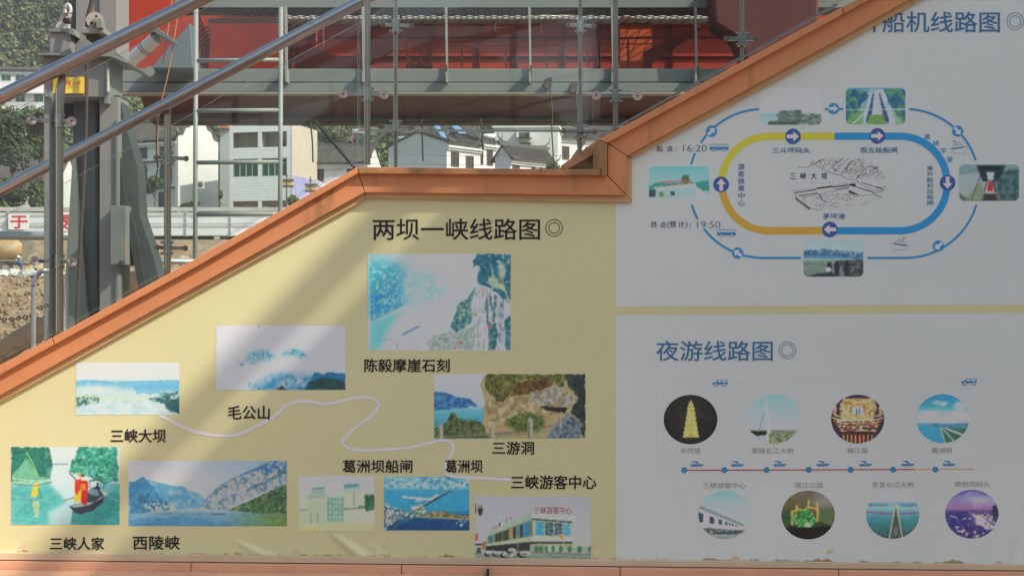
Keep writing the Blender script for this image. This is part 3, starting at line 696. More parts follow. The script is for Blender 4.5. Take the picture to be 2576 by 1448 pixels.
def poster_mat(name, col):
    m = mat(name, col, .42, var=.028, scale=1.1, bump=.18, bscale=2.2); nt = m.node_tree; n = nt.nodes; l = nt.links; b = n['Principled BSDF']
    old = b.inputs['Base Color'].links[0].from_socket
    geo = n.new('ShaderNodeNewGeometry'); sp = n.new('ShaderNodeSeparateXYZ'); l.new(geo.outputs['Position'], sp.inputs[0])
    # brown glue stains along the bottom edge: height above the (slightly falling) edge
    a = n.new('ShaderNodeMath'); a.operation = 'MULTIPLY_ADD'; a.inputs[1].default_value = .0105; l.new(sp.outputs[0], a.inputs[0]); l.new(sp.outputs[2], a.inputs[2])
    t = n.new('ShaderNodeTexNoise'); t.inputs['Scale'].default_value = 7; t.inputs['Detail'].default_value = 9; t.inputs['Roughness'].default_value = .7; l.new(geo.outputs['Position'], t.inputs['Vector'])
    zb = EYE+(780-(yb(1288)-12))*.0024
    r = n.new('ShaderNodeMapRange'); r.inputs[1].default_value = zb; r.inputs[2].default_value = zb+.085; r.inputs[3].default_value = .22; r.inputs[4].default_value = -.3; l.new(a.outputs[0], r.inputs[0])
    s = n.new('ShaderNodeMath'); l.new(t.outputs['Fac'], s.inputs[0]); l.new(r.outputs[0], s.inputs[1])
    r2 = n.new('ShaderNodeMapRange'); r2.inputs[1].default_value = .60; r2.inputs[2].default_value = .68; l.new(s.outputs[0], r2.inputs[0])
    mm = n.new('ShaderNodeMix'); mm.data_type = 'RGBA'; l.new(r2.outputs[0], mm.inputs[0]); l.new(old, mm.inputs[6]); mm.inputs[7].default_value = (.42, .27, .11, 1)
    l.new(mm.outputs[2], b.inputs['Base Color']); return m
m_yel = poster_mat('poster_yellow', (.69, .69, .385))
m_wht = poster_mat('poster_white', (.70, .775, .745))
def sheet(name, poly, off, m, parent):
    mb = MB(); v = [W(x, y, off) for x, y in poly]; area = sum(v[i].x*v[(i+1) % len(v)].z-v[(i+1) % len(v)].x*v[i].z for i in range(len(v)))
    if area < 0: v = v[::-1]
    mb.add(v, [tuple(range(len(v)))]); return mb.build(name, m, parent)
def gridsheet(name, x0, x1, ytop, ybot, nx, ny, off, m, parent):
    xs = np.linspace(x0, x1, nx); T = np.linspace(0, 1, ny); mb = MB()
    X, TT = np.meshgrid(xs, T); yt = ytop(X) if callable(ytop) else ytop+X*0; bt = ybot(X); Y = yt+(bt-yt)*TT
    D = disp(X, Y)
    for j in range(ny):
        for i in range(nx): mb.v.append(W(X[j, i], Y[j, i], off-D[j, i]))
    for j in range(ny-1):
        for i in range(nx-1): a = j*nx+i; mb.f.append((a+nx, a+nx+1, a+1, a))
    return mb.build(name, m, parent, smooth=True)
YP = thing('route_poster', 'large yellow vinyl poster with scenic photos and a white winding route line', 'poster', W(700, 900))
WU = thing('route_poster', 'white upper right poster with a yellow, blue and orange loop route map', 'poster', W(2060, 500))
WL = thing('route_poster', 'white lower right poster with round photos and a red dotted night route', 'poster', W(2060, 1100))
jag = lambda X: yb(X)-12-2.0*fbm(X*.02, X*0, 2)-1.4*fbm(X*.11, X*0, 6)
sheet('sheet', [(-60, 1038), (0, 1006), (181, 907), (509, 724), (879, 520), (921, 496), (1184, 498), (1551, 505), (1600, 505), (2640, 505), (2640, 1340), (-60, 1340)], -.0004, m_yel, YP)
gridsheet('sheet', -60, 2640, 1340, jag, 420, 24, -.0004, m_yel, YP)
sheet('sheet', [(1549, 505), (1586, 505), (1586, 396), (2037, 154), (2330, -10), (2640, -60), (2640, 764), (1549, 770)], -.0010, m_wht, WU)
gridsheet('sheet', 1549, 2640, lambda X: 792-(X-1549)*.005, lambda X: jag(X)-1, 190, 110, -.0010, m_wht, WL)
OFFP, OFFL, OFFT = -.0018, -.0023, -.0029
# ---- prints: painted grids
m_pr = bpy.data.materials.new('photo_print'); m_pr.use_nodes = True
_n = m_pr.node_tree.nodes; _a = _n.new('ShaderNodeAttribute'); _a.attribute_name = 'print_colour'
m_pr.node_tree.links.new(_a.outputs['Color'], _n['Principled BSDF'].inputs['Base Color']); _n['Principled BSDF'].inputs['Roughness'].default_value = .42
def pic(parent, rect, frame, paint, white, shape='rect', cell=1.55, rad=18, name='photo_print', label=None):
    """rect: place on the wall; frame: the painter's own units; white: how white paper looked in that light"""
    x0, y0, x1, y1 = rect; nx = max(8, int((x1-x0)/cell)); ny = max(8, int((y1-y0)/cell))
    U, V = np.meshgrid(np.linspace(0, 1, nx+1), np.linspace(0, 1, ny+1))
    if shape == 'ellipse':
        a = U*2-1; b = V*2-1; U = (a*np.sqrt(1-b*b/2)+1)/2; V = (b*np.sqrt(1-a*a/2)+1)/2
    X = x0+U*(x1-x0); Y = y0+V*(y1-y0)
    if shape == 'round':
        cx = np.clip(X, x0+rad, x1-rad); cy = np.clip(Y, y0+rad, y1-rad); e = np.hypot(X-cx, Y-cy); k = np.where(e > rad, rad/np.maximum(e, 1e-6), 1)
        X = cx+(X-cx)*k; Y = cy+(Y-cy)*k
    fx0, fy0, fx1, fy1 = frame
    p = Paint(fx0+(X-x0)/(x1-x0)*(fx1-fx0), fy0+(Y-y0)/(y1-y0)*(fy1-fy0)); paint(p)
    for _ in range(1):
        q = np.pad(p.C, ((1, 1), (1, 1), (0, 0)), 'edge'); p.C = (q[1:-1, 1:-1]*4+(q[:-2, 1:-1]+q[2:, 1:-1]+q[1:-1, :-2]+q[1:-1, 2:])*2+q[:-2, :-2]+q[2:, 2:]+q[:-2, 2:]+q[2:, :-2])/16
    dk = np.clip(1-p.C.mean(-1, keepdims=True)/(np.mean(white)*.97), 0, 1)
    p.C = p.C*(1+(fbm(X*.16, Y*.16, 21, 3)-.5)[..., None]*.62*dk+(fbm(X*.05, Y*.05, 31, 2)-.5)[..., None]*.25*dk)
    c = np.clip(srgb(p.C)/srgb(white)*np.array([.72, .785, .775]), .004, .80)
    c = c*(1+(fbm(X*.5, Y*.5, 3, 1)-.5)[..., None]*.02)
    d = CAMD+OFFP; n = (nx+1)*(ny+1); co = np.empty((n, 3)); off = ORI[parent.name]
    co[:, 0] = ((X-1288)*d/F).ravel()-off.x; co[:, 1] = OFFP-off.y; co[:, 2] = (EYE+(780-Y)*d/F).ravel()-off.z
    j, i = np.meshgrid(np.arange(ny), np.arange(nx), indexing='ij'); a = (j*(nx+1)+i).ravel()
    fc_ = np.stack([a+nx+1, a+nx+2, a+1, a], 1)
    me = bpy.data.meshes.new(name); me.from_pydata(co.tolist(), [], fc_.tolist()); me.materials.append(m_pr)
    at = me.color_attributes.new('print_colour', 'FLOAT_COLOR', 'POINT')
    at.data.foreach_set('color', np.concatenate([c.reshape(-1, 3), np.ones((n, 1))], 1).ravel().astype(np.float32))
    me.update(); o = bpy.data.objects.new(name, me); COL.objects.link(o); o.parent = parent
    if label: o['label'] = label
    return o
# ---- lettering
def text(s, x0, y0, x1, y1, m, parent, bold=0.0, off=None, name='lettering', d=None, label=None):
    cu = bpy.data.curves.new('t', 'FONT'); cu.body = s; cu.size = 1; cu.resolution_u = 3; cu.fill_mode = 'BOTH'; cu.offset = min(bold, 0)
    ob = bpy.data.objects.new('t', cu); COL.objects.link(ob)
    me = bpy.data.meshes.new_from_object(ob.evaluated_get(bpy.context.evaluated_depsgraph_get()))
    bpy.data.objects.remove(ob); bpy.data.curves.remove(cu)
    n = len(me.vertices); co = np.empty(n*3, np.float32); me.vertices.foreach_get('co', co); co = co.reshape(-1, 3)
    a = co.min(0); b = co.max(0)
    X = x0+(co[:, 0]-a[0])/(b[0]-a[0])*(x1-x0); Y = y1-(co[:, 1]-a[1])/max(b[1]-a[1], 1e-6)*(y1-y0)
    dd = CAMD+(OFFT if off is None else off) if d is None else d; o3 = ORI[parent.name]
    out = np.stack([(X-1288)*dd/F-o3.x, X*0+dd-CAMD-o3.y, EYE+(780-Y)*dd/F-o3.z], 1)
    me.vertices.foreach_set('co', out.ravel().astype(np.float32)); me.update()
    if bold > .005:   # heavier strokes: the same outline printed a few times with tiny offsets
        b_ = bold*(y1-y0)*.0024*.9*((d or 9)/9); polys = [tuple(p.vertices) for p in me.polygons]; vs = []; fs = []
        for q, (ax, az) in enumerate(((-1, 0), (1, 0), (0, 1), (0, -1), (-.7, .7), (.7, -.7), (.7, .7), (-.7, -.7))):
            vs += (out+np.array([ax*b_, -.00002*q, az*b_])).tolist(); fs += [tuple(i+q*n for i in f) for f in polys]
        bpy.data.meshes.remove(me); me = bpy.data.meshes.new(name); me.from_pydata(vs, [], fs); me.update()
    me.name = name; me.materials.clear(); me.materials.append(m)
    o = bpy.data.objects.new(name, me); COL.objects.link(o); o.parent = parent; ORI[o.name] = o3
    if label: o['label'] = label
    return o
def ribbon(mb, pts, w, off, closed=False):
    n = len(pts); pp = [Vector((x, y)) for x, y in pts]; Lf = []; Rt = []
    for i in range(n):
        a = pp[(i-1) % n] if closed or i else pp[i]; b = pp[(i+1) % n] if closed or i < n-1 else pp[i]
        t = (b-a).normalized(); nn = Vector((-t.y, t.x))*w/2; Lf.append(pp[i]+nn); Rt.append(pp[i]-nn)
    vs = [W(p.x, p.y, off) for p in Lf]+[W(p.x, p.y, off) for p in Rt]
    fs = [(i, (i+1) % n, (i+1) % n+n, i+n) for i in range(n if closed else n-1)]
    return mb.add(vs, fs)
def disk(mb, cx, cy, r, off, n=28, ry=None):
    ry = ry or r; return mb.add([W(cx+r*math.cos(2*PI*k/n), cy-ry*math.sin(2*PI*k/n), off) for k in range(n)], [tuple(range(n))])
def ring(mb, cx, cy, r, w, off, n=40): return ribbon(mb, [(cx+r*math.cos(2*PI*k/n), cy+r*math.sin(2*PI*k/n)) for k in range(n)], w, off, True)
def fpoly(mb, pts, off):
    v = [W(x, y, off) for x, y in pts]; return mb.add(v, [tuple(range(len(v)))])
def smooth(pts, n=6):
    out = []; m = len(pts)
    for i in range(m-1):
        p0, p1, p2, p3 = [Vector(pts[min(max(k, 0), m-1)]) for k in (i-1, i, i+1, i+2)]
        for k in range(n):
            t = k/n; out.append(tuple(.5*((2*p1)+(-p0+p2)*t+(2*p0-5*p1+4*p2-p3)*t*t+(-p0+3*p1-3*p2+p3)*t**3)))
    out.append(tuple(pts[-1])); return out
for t, ch, x0, y0, x1, y1 in PLAC: text(ch, x0+6, y0+4, x1-4, y1-3, m_pred, t, .03, d=109.68)
k_blk = m_print('ink_black', (.008, .006, .007), .7); k_brn = m_print('ink_dark', (.012, .008, .010), .7)
k_blue = m_print('ink_blue', (.045, .18, .38)); k_navy = m_print('ink_navy', (.035, .045, .16)); k_cyan = m_print('ink_sky_blue', (.03, .33, .66)); k_mid = m_print('ink_mid_blue', (.05, .27, .56))
k_band = m_print('ink_band_blue', (.03, .35, .74)); k_yel = m_print('ink_yellow', (.74, .71, .06)); k_org = m_print('ink_orange', (.74, .45, .06)); k_ring = m_print('ink_royal', (.055, .13, .40))
k_wht = m_print('ink_white', (.76, .76, .80)); k_gry = m_print('ink_grey', (.33, .34, .34)); k_red = m_print('ink_red', (.50, .07, .10)); k_amb = m_print('ink_amber', (.72, .55, .20)); k_rt = m_print('ink_route', (.76, .79, .84)); k_dot = m_print('ink_dot', (.78, .79, .74)); k_stone = m_print('ink_sketch', (.09, .085, .11))
# yellow poster lettering
text('两坝一峡线路图', 938, 550, 1358, 603, k_blk, YP, .010)
mb = MB(); ring(mb, 1394, 573, 21, 1.7, OFFT); ring(mb, 1394, 573, 13.5, 1.7, OFFT); mb.build('double_ring', k_blk, YP)
for s, a in (('毛公山', (574, 1020, 678, 1054)), ('三峡大坝', (279, 1079, 417, 1112)), ('陈毅摩崖石刻', (917, 902, 1131, 935)), ('三游洞', (1239, 1110, 1343, 1142)),
             ('葛洲坝船闸', (862, 1156, 1037, 1188)), ('葛洲坝', (1120, 1156, 1214, 1188)), ('三峡游客中心', (1286, 1195, 1500, 1229)), ('三峡人家', (126, 1350, 262, 1382)), ('西陵峡', (335, 1347, 452, 1381))):
    text(s, *a, k_brn, YP, .022)
mb = MB(); ribbon(mb, smooth([(400, 1043.6), (487, 1084), (562, 1095), (611.5, 1087), (689, 1047), (720, 1019), (761, 1008), (820, 1015.6), (869, 1004.7), (907, 998), (940, 1003), (953, 1019), (936, 1043), (887.6, 1080), (862, 1110), (884, 1128), (936, 1131.6), (1025, 1125), (1085, 1112), (1122, 1107), (1140, 1122), (1128, 1158), (1121, 1182), (1144.5, 1197.5), (1286, 1205)]), 7.4, OFFL)
mb.build('route_line', k_rt, YP)
mb = MB(); dp = smooth([(490, 1083), (588, 1035), (650, 1013), (720, 994), (800, 985), (900, 987), (1000, 1012), (1092, 1066)], 14)+smooth([(1230, 1105), (1330, 1158), (1372, 1181)], 20)
for i in range(0, len(dp)-1, 1):
    x, y = dp[i]; fpoly(mb, [(x-1, y-.9), (x+1.6, y-.9), (x+1.6, y+.9), (x-1, y+.9)], -.0012)
mb.build('dotted_line', k_dot, YP)
# white upper poster
text('升船机线路图', 2160, 30, 2515, 82, k_blue, WU, .012)
mb = MB(); ring(mb, 2554, 54, 21, 1.5, OFFT); ring(mb, 2554, 54, 14, 1.5, OFFT); mb.build('double_ring', k_blue, WU)
R1 = lambda x, y: (1564+x*.3928, 181.9+y*.3928)
def stad(xl, xr, cy, r, a0, a1):
    """part of a stadium outline, parameter in fractions: list of points clockwise from left middle"""
    pts = []
    for k in range(61):
        a = PI-PI/2*k/60; pts.append((xl+r*math.cos(a), cy-r*math.sin(a)))
    pts += [(xl+(xr-xl)*k/60, cy-r) for k in range(1, 61)]
    for k in range(1, 121):
        a = PI/2-PI*k/120; pts.append((xr+r*math.cos(a), cy-r*math.sin(a)))
    pts += [(xr-(xr-xl)*k/60, cy+r) for k in range(1, 61)]
    for k in range(1, 61):
        a = -PI/2-PI/2*k/60; pts.append((xl+r*math.cos(a), cy-r*math.sin(a)))
    return pts
xl, cy_ = R1(944, 712); xr, _ = R1(1783, 712); r_ = 302*.3928
sp_ = stad(xl, xr, cy_, r_, 0, 1)
split1 = 61+int(60*(R1(1367, 0)[0]-xl)/(xr-xl)); split2 = 241+int(60*(xr-R1(1333, 0)[0])/(xr-xl))
for a, b, m in ((0, split1, k_yel), (split1-1, split2, k_band), (split2-1, len(sp_), k_org)):
    mb = MB(); ribbon(mb, sp_[a:b], 18, OFFL-.0001*(a > 0)); mb.build('route_band', m, WU)
xl2, xr2, r2_ = 1919.5, 2277, 187
so = stad(xl2, xr2, cy_, r2_, 0, 1)
def inside(p, boxes): return any(a <= p[0] <= c and b <= p[1] <= d for a, b, c, d in boxes)
gaps = [(*R1(400, 590), *R1(480, 845)), (*R1(882, 200), *R1(1290, 280)), (*R1(1422, 200), *R1(1828, 280)), (*R1(2240, 575), *R1(2330, 836)), (*R1(1152, 1150), *R1(1562, 1220)), (*R1(455, 455), *R1(548, 515)), (*R1(482, 944), *R1(600, 1000))]
run = []
for p in so+[None]:
    if p is None or inside(p, gaps):
        if len(run) > 1: mb = MB(); ribbon(mb, run, 5.6, OFFL); mb.build('route_line', k_cyan, WU)
        run = []
    else: run.append(p)
def arrow(cx, cy, r, ang, disc_m, parent, ringed):
    cx, cy = R1(cx, cy); mb = MB()
    if ringed:
        disk(mb, cx, cy, r, OFFL-.0003); o = mb.build('marker', disc_m, parent)
        L_ = r*.86
    else: disk(mb, cx, cy, r, OFFL-.0003); o = mb.build('marker', disc_m, parent); L_ = r*.80
    q = [(-L_, -.30*L_), (.05*L_, -.30*L_), (.05*L_, -.78*L_), (L_*.95, 0), (.05*L_, .78*L_), (.05*L_, .30*L_), (-L_, .30*L_)]
    c, s = math.cos(ang), math.sin(ang); w = MB(); fpoly(w, [(cx+a*c-b*s, cy+a*s+b*c) for a, b in q], OFFL-.0008); w.build('arrow', k_wht, o)
for cx, cy, a in ((575, 378, -PI/4), (1357, 233, 0), (2152, 377, PI*.28), (2028, 1112, PI*.78), (743, 1157, PI*1.2)): arrow(cx, cy, 14.3, a, k_cyan, WU, True)
for cx, cy, a in ((1097, 411, 0), (1638, 408, 0), (2087, 708, PI/2), (1333, 1006, PI), (637, 718, -PI/2)): arrow(cx, cy, 19.8, a, k_ring, WU, False)
def T1(s, x0, y0, x1, y1, m, b=.008):
    a = R1(x0, y0); c = R1(x1, y1); text(s, a[0], a[1], c[0], c[1], m, WU, b)
T1('三斗坪码头', 965, 482, 1205, 518, k_blue, .014); T1('观五级船闸', 1527, 480, 1765, 516, k_blue, .014); T1('茅坪港', 1290, 904, 1430, 940, k_blue, .014)
T1('起', 222, 470, 264, 508, k_navy); T1('点', 288, 470, 328, 508, k_navy); T1('：', 344, 484, 352, 506, k_navy); T1('16:20', 394, 466, 544, 508, k_navy, -.014)
for s, a, b in (('终', 187, 227), ('点', 245, 283), ('(', 290, 302), ('预', 306, 348), ('计', 362, 402), (')', 410, 422), ('：', 434, 442)): T1(s, a, 954 if s != '：' else 970, b, 996, k_navy)
T1('19:50', 483, 954, 632, 996, k_navy, -.014)
for i, c in enumerate('游客换乘中心'): T1(c, 745, 585+i*46.5, 787, 585+i*46.5+38, k_blue, .012)
for i, c in enumerate('乘升船机过船闸'): T1(c, 1955, 600+i*36.8, 1996, 600+i*36.8+30, k_blue, .012)
for c, x, y in (('高', 1957, 413), ('峡', 2014, 455), ('平', 2060, 505), ('湖', 2098, 558)): T1(c, x-19, y-18, x+19, y+18, k_mid)
for i, c in enumerate('三峡大坝'): T1(c, 1078+i*67, 644+(i == 0)*4, 1078+i*67+37, 684, k_navy, .012)
# dam sketch
def Q(x, y): return (1957+x*.1186, 385.6+y*.1186)   # its own frame
rng = random.Random(5); mb = MB()
def sl_(pts, w): ribbon(mb, smooth([Q(*p) for p in pts], 4), w, OFFL-.0007)
for pts, w in [([(420, 298), (640, 290), (720, 240), (800, 250), (960, 340), (1140, 420), (1330, 470), (1480, 545), (1650, 575), (1720, 610)], .9),
               ([(700, 170), (720, 240), (780, 210), (900, 140)], .8), ([(780, 250), (850, 190), (930, 150)], .6), ([(1190, 410), (1310, 260), (1490, 130)], .7), ([(1340, 465), (1450, 290), (1610, 160), (1740, 130)], .9), ([(1660, 555), (1780, 420), (1870, 300), (1960, 270), (2060, 320), (2120, 320)], .9),
               ([(270, 805), (800, 740), (1400, 655), (1700, 615)], .6), ([(360, 860), (430, 980)], .8), ([(540, 940), (610, 1120)], .6), ([(1500, 830), (1700, 890), (2000, 870), (2200, 800), (2230, 790)], .8), ([(2060, 880), (2200, 935)], 1.4), ([(870, 870), (930, 970), (1040, 1045)], 1.7), ([(820, 800), (860, 860), (1150, 800)], .5), ([(610, 1110), (760, 1180), (930, 1195)], .8), ([(1700, 630), (2000, 770), (2230, 800)], .7), ([(1760, 615), (2050, 700), (2260, 720)], .8)]: sl_(pts, w)
for (a, b, w) in [((340, 840), (810, 770), 2.2), ((440, 900), (840, 840), 1.8), ((510, 935), (850, 870), 1.0), ((820, 745), (1150, 700), 3.6), ((1150, 720), (1640, 655), 2.6), ((1200, 768), (1520, 715), 1.4), ((1150, 810), (1500, 740), .7), ((1540, 665), (1650, 690), 5.5), ((1650, 710), (2050, 835), 2.0), ((1760, 620), (2020, 690), 1.5), ((2080, 715), (2250, 765), 2.2)]: ribbon(mb, [Q(*a), Q(*b)], w, OFFL-.0007)
fpoly(mb, [Q(*p) for p in [(1490, 780), (1600, 820), (1720, 868), (1600, 860), (1510, 830)]], OFFL-.0009)
for _ in range(1150):
    x = rng.uniform(300, 2280); y = rng.uniform(130, 1180)
    e = ((x-1300)/1010)**2+((y-650)/540)**2
    if e > 1: continue
    hill = y < 560 and y < 250+(x-780)*.37 and x > 560
    water = (600 < y) and not (400 < x < 1600 and 640 < y < 900) and not (1450 < x < 2250 and 600 < y < 890)
    if hill and rng.random() < .95: ribbon(mb, [Q(x, y), Q(x+rng.uniform(25, 80), y-rng.uniform(10, 90))], rng.uniform(.3, .7), OFFL-.0007)
    elif water and rng.random() < .45 or (x > 850 and y > 850 and x < 1600 and rng.random() < .9): ribbon(mb, [Q(x, y), Q(x+rng.uniform(20, 55), y+rng.uniform(-3, 18))], rng.uniform(.3, .6), OFFL-.0007)
for i in range(26): x = 370+i*12; y = 960+i*9; ribbon(mb, [Q(x, y+20), Q(x+10, y-30)], 1.0, OFFL-.0007)
mb.build('dam_sketch', k_stone, WU)
# pictograms
def bus(parent, x0, y0, x1, y1):
    g = lambda u, v: (x0+(x1-x0)*u, y0+(y1-y0)*v); w = 1.1; mb = MB(); o_ = OFFT
    ribbon(mb, [g(0, .62), g(.02, .15), g(.12, .02), g(.93, .02), g(1, .2), g(1, .85), g(0, .85)], w, o_, True)
    fpoly(mb, [g(0, .45), g(1, .45), g(1, .85), g(0, .85)], o_-.0002)
    for u in (.2, .38, .55, .72, .84): ribbon(mb, [g(u, .05), g(u, .48)], .8, o_)
    for u in (.2, .78): disk(mb, *g(u, .86), (x1-x0)*.085, o_-.0003, 14)
    o = mb.build('bus_icon', k_mid, parent); w2 = MB()
    for u in (.2, .78): disk(w2, *g(u, .86), (x1-x0)*.05, o_-.0006, 12)
    w2.build('icon_wheel', k_wht, o)
bus(WU, *R1(565, 460), *R1(683, 502)); bus(WU, *R1(612, 1006), *R1(730, 1048))
def boat(parent, x0, y0, x1, y1, m, flip=False):
    g = lambda u, v: (x0+(x1-x0)*((1-u) if flip else u), y0+(y1-y0)*v); mb = MB(); o_ = OFFT
    ribbon(mb, [g(0, .62), g(1, .42), g(.88, .98), g(.2, .9)], .9, o_, True)
    ribbon(mb, [g(.1, .6), g(.2, .38), g(.65, .3), g(.78, .46)], .9, o_); ribbon(mb, [g(.3, .36), g(.36, .2), g(.55, .16), g(.6, .3)], .9, o_); ribbon(mb, [g(.3, .3), g(.3, 0)], .8, o_); fpoly(mb, [g(.3, 0), g(.3, .12), g(.16, .08)], o_)
    fpoly(mb, [g(.12, .58), g(.8, .44), g(.8, .52), g(.14, .66)], o_); mb.build('boat_icon', m, parent)
boat(WU, *R1(2100, 436), *R1(2215, 524), k_mid); boat(WU, *R1(1722, 1055), *R1(1838, 1142), k_mid, True)
# white lower poster
E = lambda x, y: (1636.9+x*.3646, 967.6+y*.3646)
text('夜游线路图', 1650.5, 857, 1943.5, 907, k_blue, WL, .010)
mb = MB(); ring(mb, 1981, 880.5, 21, 1.5, OFFT); ring(mb, 1981, 880.5, 14.5, 1.5, OFFT); mb.build('double_ring', k_blue, WL)
for s, a in (('天然塔', (203, 434, 344, 473)), ('夷陵长江大桥', (695, 434, 987, 473)), ('镇江阁', (1355, 432, 1496, 471)), ('葛洲坝', (1937, 432, 2080, 471)), ('三峡游客中心', (362, 672, 654, 712)), ('滨江公园', (994, 670, 1188, 710)), ('至喜长江大桥', (1527, 668, 1818, 707)), ('黄柏河码头', (2098, 664, 2340, 705))):
    p = E(a[0], a[1]); q = E(a[2], a[3]); text(s, p[0], p[1], q[0], q[1], k_gry, WL, .004)
mb = MB(); ribbon(mb, [E(232, 588), E(1826, 582)], 3, OFFL); mb.build('route_line', k_red, WL)
mb = MB(); ribbon(mb, [E(1828, 582), E(2230, 580)], 3, OFFL); mb.build('route_line', k_amb, WL)
for i, x in enumerate((232, 509, 800, 1090, 1380, 1673, 1965)): mb = MB(); disk(mb, *E(x, 587-i*.8), 7.6, OFFL-.0003); mb.build('stop_dot', k_mid, WL)
for x in (323, 600, 893, 1192, 1486, 1776, 2062):
    y = 545-(x-323)*.002; mb = MB(); g = lambda a, b: E(x+a, y+b)
    fpoly(mb, [g(-48, 2), g(46, 0), g(30, 15), g(-42, 18)], OFFT); fpoly(mb, [g(-40, -20), g(-6, -20), g(14, -4), g(-8, -4), g(-18, -13), g(-34, -14)], OFFT); mb.build('boat_icon', k_mid, WL)
def car(x0, y0, x1, y1):
    g = lambda u, v: (x0+(x1-x0)*u, y0+(y1-y0)*v); mb = MB(); o_ = OFFT
    fpoly(mb, [g(0, .5), g(.2, .42), g(.32, .05), g(.98, .05), g(1, .75), g(.02, .8)], o_); 
    for u in (.22, .8): disk(mb, *g(u, .8), (x1-x0)*.13, o_-.0003, 14)
    o = mb.build('car_icon', k_mid, WL); w = MB(); fpoly(w, [g(.3, .42), g(.38, .15), g(.56, .15), g(.56, .42)], o_-.0003); fpoly(w, [g(.62, .15), g(.92, .15), g(.93, .42), g(.62, .42)], o_-.0003)
    for u in (.22, .8): disk(w, *g(u, .8), (x1-x0)*.07, o_-.0006, 12)
    w.build('car_window', k_wht, o)
LW = lambda x, y: (1557.6+x*.4578, 785.7+y*.4578)
car(*LW(512, 367), *LW(597, 402)); car(*LW(1880, 360), *LW(1965, 396))
mb = MB()
for x in range(1655, 2520, 5):
    if not (1785 < x < 1838 or 2410 < x < 2462): fpoly(mb, [(x, 961.5-(x-1650)*.004), (x+2, 961.5-(x-1650)*.004), (x+2, 963-(x-1650)*.004), (x, 963-(x-1650)*.004)], OFFL)
for y in range(975, 1180, 5): fpoly(mb, [(1650, y), (1651.4, y), (1651.4, y+2), (1650, y+2)], OFFL); fpoly(mb, [(2522, y), (2523.4, y), (2523.4, y+2), (2522, y+2)], OFFL)
mb.build('dotted_line', m_print('ink_faint_blue', (.50, .56, .68)), WL)
# ------------------------------------------------------------------ the printed photographs
WT = (255, 255, 255)
def p_dam(p):
    p.vgrad([(405, (228, 220, 222)), (520, (226, 218, 222)), (552, (214, 220, 226)), (556, (150, 196, 216)), (600, (168, 206, 220)), (640, (205, 215, 220)), (690, (205, 214, 212)), (830, (222, 222, 220))], 0)
    p.mix(p.mpoly([(143, 553), (240, 545), (380, 552), (460, 572), (560, 560), (700, 552), (985, 548), (985, 640), (143, 640)], 3, .05)*np.clip((640-p.Y)/80, 0, 1), (120, 184, 212))
    p.ell(300, 620, 160, 30, (226, 222, 224), .8, .5, 20); p.poly([(600, 590), (985, 580), (985, 660), (640, 660)], (95, 172, 212), .65, 20, .02)
    p.poly([(143, 690), (330, 672), (345, 735), (240, 745), (150, 768)], (52, 100, 98), .95, 22, .03); p.tex(p.mpoly([(143, 670), (340, 670), (340, 760), (143, 760)], 10), (200, 214, 190), .05, .52, .08)
    p.poly([(745, 690), (860, 655), (985, 640), (985, 828), (900, 800), (850, 740), (740, 715)], (45, 96, 100), .95, 22, .03)
    p.tex(p.mpoly([(760, 640), (985, 640), (985, 700), (760, 715)], 10), (205, 218, 205), .05, .52, .08, ax=.4)
    p.poly([(350, 682), (730, 682), (735, 712), (355, 708)], (212, 218, 196), .9, 3); p.line([(470, 690), (470, 706)], 3, (120, 150, 140), .7); p.line([(718, 655), (708, 705)], 3, (190, 200, 180))
    m = p.soft(p.mpoly([(150, 775), (330, 730), (560, 712), (760, 722), (900, 800), (960, 828), (150, 828)], 24, .03), 4)
    p.mix(m, (226, 223, 224)); p.tex(m, (150, 196, 210), .018, .55, .2, .75, ay=1.6)
def p_mao(p):
    p.vgrad([(103, (226, 214, 217)), (630, (222, 214, 222))])
    for pts in ([(1440, 405), (1470, 398), (1510, 405), (1530, 350), (1580, 318), (1665, 305), (1720, 325), (1745, 350), (1780, 360), (1740, 372), (1700, 405), (1680, 385), (1630, 400), (1590, 425), (1550, 405), (1500, 437), (1460, 430)], [(1790, 355), (1850, 318), (1910, 297), (1970, 312), (2025, 345), (1975, 378), (1930, 340), (1880, 350), (1840, 350)]):
        m = p.mpoly(pts, 7, .06); g = p.soft(m, 3)*np.clip((430-p.Y)/90, .25, 1); p.mix(g, (96, 184, 204)); p.tex(m, (40, 130, 160), .05, .58, .06, .7, ax=1.8); p.tex(m, (224, 216, 218), .05, .55, .08, .8, 8, ax=1.8)
    m = p.soft(p.mell(1960, 640, 360, 135, .25, 50, .02), 5); p.mix(m, (64, 156, 196)); p.tex(m, (222, 216, 222), .014, .46, .16, .95); p.tex(m, (34, 110, 160), .03, .58, .1, .6, 5)
    p.poly([(2080, 492), (2180, 490), (2330, 505), (2330, 630), (1990, 630), (2030, 560)], (40, 120, 168), .95, 22, .02)
    p.poly([(2010, 630), (2030, 570), (2120, 535), (2230, 530), (2330, 570), (2330, 630)], (48, 84, 84), 1, 12, .03)
    p.ell(1555, 585, 8, 24, (90, 170, 195), .7, .4); p.poly([(1780, 626), (1815, 595), (1850, 626)], (50, 62, 70))
    p.line([(1620, 114), (1640, 112)], 3, (110, 110, 110)); p.line([(2268, 111), (2292, 111)], 3, (110, 110, 110))
